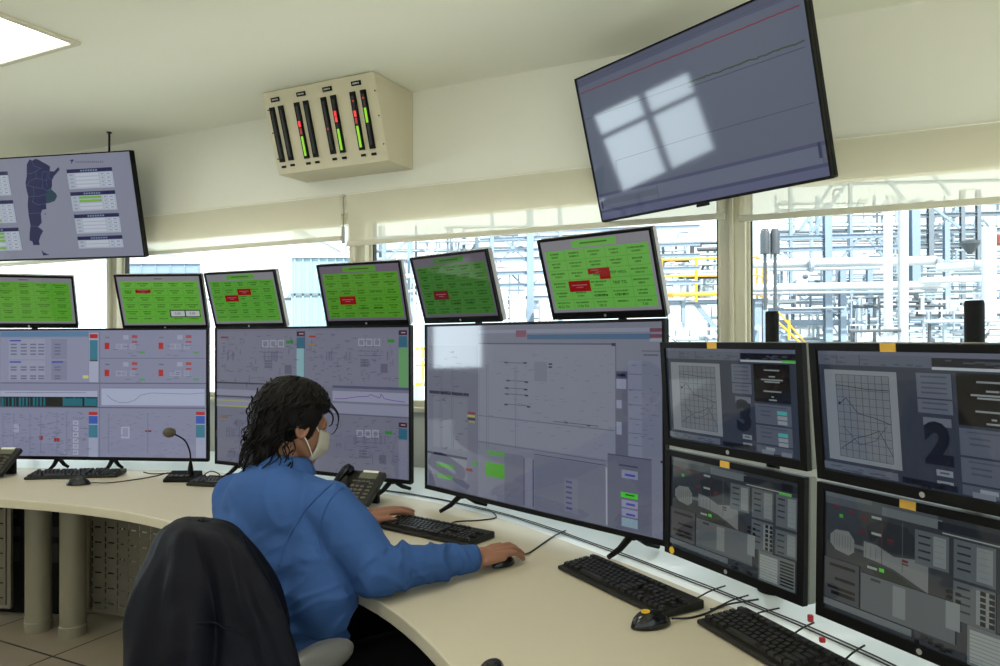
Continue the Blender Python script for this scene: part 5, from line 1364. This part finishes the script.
# hair: mass and locks
hm = MB()
hm.ell((0,-.016,.024), (.094,.110,.106), 28, 18, 0, HM); hm.ell((0,-.076,-.040), (.074,.050,.085), 24, 14, 0, HM); hm.ell((0,-.080,-.095), (.064,.036,.060), 20, 12, 0, HM)
hm.ell((0,.030,.066), (.072,.062,.046), 20, 12, 0, HM)
for s_ in (-1,1): hm.ell((s_*.062,-.016,.040), (.030,.060,.036), 16, 10, 0, HM)
hair = remeshed('hair', hm, M['hair'], .005, 3, person)
HMi = HM.inverted()
for v in hair.data.vertices:
    p = HMi @ v.co
    if p.y > .035 and p.z < .050:
        k = min(1, (.050-p.z)/.02); p.y = p.y-(p.y-.030)*k*1.0
    w_ = noise.noise(Vector((p.x*22, p.y*22, p.z*16)))*.008; v.co = (HM @ p)+v.normal*w_
rh_ = random.Random(9)
f = MB()
for k in range(780):
    th = rh_.uniform(-pi, pi)                  # 0 = face forward
    front = abs(th) < .75; side = .75 <= abs(th) < 1.70
    ph0 = rh_.uniform(.0, 1.0) if not front else rh_.uniform(.0,.6)
    if front: ph1 = rh_.uniform(.95, 1.20)
    elif side: ph1 = rh_.uniform(1.30, 1.62)
    else: ph1 = rh_.uniform(1.6, 2.85)
    if side: ph1 = rh_.uniform(1.05, 1.36) if abs(th) < 1.45 else rh_.uniform(1.15, 1.34)
    if ph0 > ph1-.5: ph0 = max(.02, ph1-.8)
    n_ = 14; pts = []; amp = rh_.uniform(.004,.011); fr = rh_.uniform(8,17); ps = rh_.uniform(0,6.3); tw = rh_.uniform(-.9,.9) if not front else rh_.uniform(-.3,.9); lift = rh_.uniform(1.0,1.06)
    for i in range(n_+1):
        t_ = i/n_; ph = ph0+(ph1-ph0)*t_; tt = th+tw*t_*(1-.5*t_)+ .10*sin(fr*t_+ps)*t_
        lim = 2.12
        if not side and not front and ph > 1.25 and abs(tt) < lim: tt = tt+(lim*(1 if tt > 0 else -1)-tt)*min(1, (ph-1.25)/.25)
        if ph < pi/2: rr_ = sin(ph); zz = cos(ph)
        else: rr_ = 1-.10*(ph-pi/2)**1.3; zz = -(ph-pi/2)*1.05
        x = .095*rr_*sin(tt)*lift*(1-.08*max(0,ph-pi/2)); y = -.016+.112*rr_*cos(tt)*lift; z_ = .024+.107*zz*lift
        off = amp*sin(fr*t_*1.2+ps)*min(1,t_*1.5)
        pts.append(H(x+off*cos(tt)+.4*off*sin(tt), y-off*sin(tt)+.4*off*cos(tt), z_+.7*off*cos(ps+fr*t_)))
    r0 = rh_.uniform(.0026,.0052)
    f.tube(pts, [r0*(.5+1.0*sin(pi*min(1,(i/n_)*.9+.1)))*(1-.8*(i/n_)**3) for i in range(n_+1)], 5, flat=.6)
# short curls around the outline and the nape
for k in range(130):
    th = rh_.uniform(1.7, 4.58); ph = rh_.uniform(.5, 2.8)
    if ph < pi/2: rr_ = sin(ph); zz = cos(ph)
    else: rr_ = 1-.10*(ph-pi/2)**1.3; zz = -(ph-pi/2)*1.05
    c = Vector((.095*rr_*sin(th), -.016+.112*rr_*cos(th), .024+.107*zz)); n3 = Vector((sin(th), cos(th), .25*zz)).normalized(); sd = Vector((cos(th), -sin(th), 0))
    R_ = rh_.uniform(.007,.014); a0 = rh_.uniform(0,6.3); pts = []
    for i in range(10):
        a_ = a0+i*.55; pts.append(H(*(c+n3*(R_*.8+R_*cos(a_)*.9)+sd*(R_*sin(a_))+Vector((0,0,-.006*i)))))
    f.tube(pts, [rh_.uniform(.002,.0036)*(1-.6*i/10) for i in range(10)], 5)
for (P_, r0) in (([(.05,.070,.075),(.062,.098,.055),(.060,.112,.025),(.054,.112,.000),(.050,.104,-.012)], .0026), ([(.03,.080,.085),(.040,.112,.060),(.046,.120,.035),(.044,.118,.018)], .0028), ([(.055,.05,.07),(.072,.078,.045),(.072,.084,.02),(.068,.078,.010)], .0035),
                 ([(-.03,-.11,-.09),(-.035,-.122,-.12),(-.022,-.126,-.145),(-.03,-.118,-.165)], .0055), ([(-.05,-.095,-.08),(-.065,-.108,-.11),(-.055,-.105,-.135),(-.066,-.10,-.155)], .0055), ([(.0,-.115,-.09),(.006,-.120,-.13),(-.004,-.116,-.165),(.004,-.11,-.185)], .006), ([(.035,-.10,-.09),(.045,-.105,-.12),(.036,-.098,-.15)], .005)):
    q = smooth_curve(P_, 5); f.tube([H(*v) for v in q], [r0*(1-.6*i/len(q)) for i in range(len(q))], 6)
lk = obj('hair_locks', f, M['hair'], hair, smooth=True)
# mask and straps
f = MB(); vs = []; fs = []; nu, nw = 18, 14
for j in range(nw+1):
    v_ = j/nw; zz = -.006-.094*v_
    for i in range(nu+1):
        a_ = -1.25+2.5*i/nu
        rx = .064-.020*max(0,v_-.55); ry = .074+.026*sin(pi*min(1,v_*.95+.08))**.8-.030*max(0,v_-.6)
        vs.append(H(rx*sin(a_), .028+ry*cos(a_)*(1 if abs(a_)<.9 else 1-.1*(abs(a_)-.9)), zz+.004*sin(v_*22)*.3))
for j in range(nw):
    for i in range(nu): a0 = j*(nu+1)+i; fs.append((a0, a0+1, a0+nu+2, a0+nu+1))
f.add(vs, fs); mk = obj('face_mask', f, M['mask'], person, smooth=True); so = mk.modifiers.new('solid','SOLIDIFY'); so.thickness = .0025; so.offset = 1
for s_ in (-1,1):
    for (z0_, z1_) in ((-.012,.020),(-.088,-.040)):
        f = MB(); q = smooth_curve([(s_*.067,.050,z0_),(s_*.078,.026,(z0_+z1_)/2),(s_*.083,.000,z1_),(s_*.084,-.014,z1_-.004)], 5); f.tube([H(*v) for v in q], .0019, 6); obj('ear_strap', f, M['strap'], mk, smooth=True)

add_crease_bump(M['jacket'], 6, .015)
# ---------------------------------------------------------------- office chairs
def office_chair(label, cx, cy, F_, back_top=.98, arm_h=.69, seat_h=.45, group=None, ax=.285, apad=(.050,.145,.026), amat='chair_grey', ay=-.02, bw=.215):
    yaw = atan2(F_[1], F_[0])-pi/2
    t = thing('office_chair', label, 'chair', (cx, cy, 0), (0,0,yaw), group)
    m = MB(); nn = 28
    vs = []; fs = []
    for j, (z_, k) in enumerate(((-.075,.80),(-.06,.95),(-.02,1.0),(-.004,.95),(0.0,.6),(-.004,.05))):
        for i in range(nn):
            a_ = 2*pi*i/nn; c_, s_ = cos(a_), sin(a_); e = .55
            vs.append((.245*k*(abs(c_)**e)*(1 if c_>0 else -1), .235*k*(abs(s_)**e)*(1 if s_>0 else -1)+.01, seat_h+z_-.012*(1-k)))
    for j in range(5):
        for i in range(nn): fs.append((j*nn+i, j*nn+(i+1)%nn, (j+1)*nn+(i+1)%nn, (j+1)*nn+i))
    fs.append(tuple(range(nn))[::-1]); m.add(vs, fs); obj('seat', m, M['chair_fab'], t, smooth=True)
    m = MB(); rows = 12; cols_ = 14; vs = []; fs = []
    for side in (0,1):
        for j in range(rows+1):
            v_ = j/rows; z_ = seat_h+.10+(back_top-seat_h-.10)*v_; w_ = bw*(1-.35*v_**4)*(.9+.1*sin(pi*v_))
            for i in range(cols_+1):
                u_ = -1+2*i/cols_; vs.append((w_*u_, -.25-.05*v_+.035*u_*u_-.02*sin(pi*v_)-.03*side, z_-.02*abs(u_)**3*v_))
    n1 = (rows+1)*(cols_+1)
    for j in range(rows):
        for i in range(cols_):
            a0 = j*(cols_+1)+i; fs.append((a0, a0+1, a0+cols_+2, a0+cols_+1)); fs.append((n1+a0, n1+a0+cols_+1, n1+a0+cols_+2, n1+a0+1))
    for j in range(rows):
        for a0, b0 in ((j*(cols_+1), (j+1)*(cols_+1)), (j*(cols_+1)+cols_, (j+1)*(cols_+1)+cols_)): fs.append((a0, b0, b0+n1, a0+n1))
    for i in range(cols_):
        for a0 in (i, rows*(cols_+1)+i): fs.append((a0, a0+1, a0+1+n1, a0+n1))
    m.add(vs, fs); obj('backrest', m, M['chair_fab'], t, smooth=True)
    m = MB(); m.tube(smooth_curve([(0,-.05,seat_h-.08),(0,-.24,seat_h-.07),(0,-.325,seat_h+.03),(0,-.33,seat_h+.30)],6), .022, 10); obj('back_support', m, M['black'], t, smooth=True)
    for s_ in (-1,1):
        m = MB(); m.tube(smooth_curve([(s_*.20,-.02,seat_h-.07),(s_*(ax-.01),-.02,seat_h-.04),(s_*ax,ay,seat_h+.08),(s_*ax,ay,arm_h-.03)],5), .020, 10, flat=1.5); sup = obj('arm_support', m, M['black'], t, smooth=True)
        m = MB()
        m.ell((0,0,0), apad, 24, 12, 0, Matrix.Translation((s_*ax,ay,arm_h-.012)))
        obj('armrest', m, M[amat], t, smooth=True)
    m = MB(); m.cyl((.225,-.235,seat_h+.30),(.265,-.235,seat_h+.30), .024, n=18); m.ell((.270,-.235,seat_h+.30),(.012,.026,.026),16,8); obj('adjusting_knob', m, M['black_gloss'], t, smooth=True)
    m = MB(); m.cyl((0,0,.10),(0,0,seat_h-.06), .027, n=18); m.cyl((0,0,.10),(0,0,.25), .036, n=18); m.box((0,-.01,seat_h-.085),(.20,.24,.035)); obj('gas_column', m, M['black'], t, autosm=.6)
    for k in range(5):
        a_ = 2*pi*k/5+.3; e = Vector((cos(a_),sin(a_),0)); m = MB(); m.beam(Vector((0,0,.105)), e*.30+Vector((0,0,.085)), .042, .030); lg = obj('base_leg', m, M['black'], t, bevel=.006)
        m = MB(); n_ = Vector((-e.y,e.x,0)); m.cyl(e*.29+Vector((0,0,.030))-n_*.022, e*.29+Vector((0,0,.030))+n_*.022, .0295, n=20); m.cyl(e*.29+Vector((0,0,.05)), e*.29+Vector((0,0,.075)), .010, n=10); obj('caster', m, M['black'], lg, autosm=.6)
    return t
office_chair('black office chair of the seated man, grey armrests, hidden under the navy jacket', -.588, 1.99, (.57,.82), back_top=.90, arm_h=.697, ax=.235, apad=(.044,.110,.040), ay=-.085, bw=.165)

# jacket draped over the backrest
jk = MB(); vs = []; fs = []; nn = 200
prof = [(1.028,.004,.002,-.01),(1.026,.06,.030,-.01),(1.020,.095,.048,-.005),(1.004,.128,.064,.0),(.975,.145,.074,.01),(.945,.162,.086,.02),(.91,.184,.097,.025),(.87,.205,.110,.03),(.83,.224,.122,.035),(.79,.240,.132,.040),(.75,.252,.140,.040),(.71,.264,.148,.040),(.67,.274,.155,.040),(.62,.282,.160,.04),(.57,.288,.164,.04),(.52,.293,.167,.04),(.46,.297,.168,.04),(.40,.298,.168,.04)]
jc = Vector((-.775, 1.805, 0))+R2v*.075
def jrd(x): return 1-min(1, abs(x)*2.6)
def jpt(a_, z_, la, fb, sh_, k):
    ca, sa = cos(a_), sin(a_)
    drift = .5*noise.noise(Vector((ca*1.5, sa*1.5, z_*2.5)))
    fold = .050*sin(a_*4+.3+drift*3+z_*2)+.022*sin(a_*9+2.1+z_*5+drift*8)
    cr = jrd(noise.noise(Vector((ca*1.6+z_*1.6, sa*1.6, z_*2.2+4))))**2*.020 + jrd(noise.noise(Vector((ca*2.6-z_*3, sa*2.6+z_*2, z_*7+9))))**2*.010
    rr_ = (fold*.75+cr-.008)*k
    q = jc+R2v*((la+rr_)*ca+sh_)+F2*((fb+rr_*.8)*sa)
    return Vector((q.x, q.y, z_+.010*noise.noise(Vector((ca*3, sa*3, 1)))*k))
for j, (z_, la, fb, sh_) in enumerate(prof):
    k = min(1, max(0, (j-1)/7))
    for i in range(nn): vs.append(jpt(2*pi*i/nn, z_, la, fb, sh_, k))
for j in range(len(prof)-1):
    for i in range(nn): fs.append((j*nn+i, j*nn+(i+1)%nn, (j+1)*nn+(i+1)%nn, (j+1)*nn+i))
fs.append(tuple(range(nn))); jk.add(vs, fs)
jkt = obj('jacket', jk, M['jacket'], smooth=True); so = jkt.modifiers.new('solid','SOLIDIFY'); so.thickness = .004; sb_m = jkt.modifiers.new('sub','SUBSURF'); sb_m.levels = 1; sb_m.render_levels = 1
tag(jkt, 'dark navy jacket draped over the back of the chair', 'jacket')
# stitched seam and pocket flap on the side towards the camera
def jsurf(a_, z_, off):
    for (p0, p1) in zip(prof, prof[1:]):
        if p1[0] <= z_ <= p0[0]:
            t_ = (p0[0]-z_)/(p0[0]-p1[0]); la = p0[1]+(p1[1]-p0[1])*t_; fb = p0[2]+(p1[2]-p0[2])*t_; sh_ = p0[3]+(p1[3]-p0[3])*t_
            return jpt(a_, z_, la+off, fb+off, sh_, min(1, max(0, (prof.index(p0)-2)/8)))
    return None
for nm, arc, zz in (('yoke_seam', (-1.15, -.10), (.845, .800)), ('pocket_seam', (-1.05, -.35), (.735, .72))):
    f = MB(); pts = [jsurf(arc[0]+(arc[1]-arc[0])*i/24, zz[0]+(zz[1]-zz[0])*i/24+.012*sin(pi*i/24), .0015) for i in range(25)]
    f.tube(pts, .0028, 8); obj(nm, f, M['jacket'], jkt, smooth=True)
SKY_BASE = 2.2; SKY_GLOW = 40.0; SUN_E = 12
# ---------------------------------------------------------------- camera + light
cam = bpy.data.cameras.new('camera'); cam.sensor_width = 36; cam.lens = FPX*36/1000; cam.clip_start = .05; cam.clip_end = 500
co = bpy.data.objects.new('camera', cam); C.objects.link(co); co.location = (0,0,CAMZ)
co.rotation_euler = (Matrix.Rotation(pi/2+PITCH, 3, 'X') @ Matrix.Rotation(ROLL, 3, 'Z')).to_euler()
bpy.context.scene.camera = co
wd = bpy.data.worlds.new('sky'); bpy.context.scene.world = wd; wd.use_nodes = True
nt = wd.node_tree; bg = nt.nodes['Background']
tc = nt.nodes.new('ShaderNodeTexCoord'); vd = nt.nodes.new('ShaderNodeVectorMath'); vd.operation = 'DOT_PRODUCT'
vn = nt.nodes.new('ShaderNodeVectorMath'); vn.operation = 'NORMALIZE'
nt.links.new(tc.outputs['Generated'], vn.inputs[0]); nt.links.new(vn.outputs[0], vd.inputs[0])
vd.inputs[1].default_value = Vector((-1, .12, .02)).normalized()
m1 = nt.nodes.new('ShaderNodeMath'); m1.operation = 'SUBTRACT'; m1.inputs[1].default_value = .75; m1.use_clamp = True
m2 = nt.nodes.new('ShaderNodeMath'); m2.operation = 'MULTIPLY_ADD'; m2.inputs[1].default_value = SKY_GLOW; m2.inputs[2].default_value = SKY_BASE
nt.links.new(vd.outputs['Value'], m1.inputs[0]); nt.links.new(m1.outputs[0], m2.inputs[0]); nt.links.new(m2.outputs[0], bg.inputs['Strength'])
sl = bpy.data.lights.new('sun', 'SUN'); sl.energy = SUN_E; sl.angle = .02; sl.color = (1, .96, .9)
so = bpy.data.objects.new('sun', sl); C.objects.link(so); so.location = (3, -5, 12)
so.rotation_euler = Vector((.45, -.75, .9)).to_track_quat('Z', 'Y').to_euler()
bg.inputs['Color'].default_value = (.86, .94, 1.0, 1)
sc = bpy.context.scene
sc.view_settings.view_transform = 'Standard'; sc.view_settings.look = 'None'; sc.view_settings.gamma = 1; sc.view_settings.use_curve_mapping = False
sc.view_settings.exposure = 0
sc.cycles.max_bounces = 8; sc.cycles.transparent_max_bounces = 24; sc.cycles.sample_clamp_indirect = 6
sc.cycles.use_denoising = True
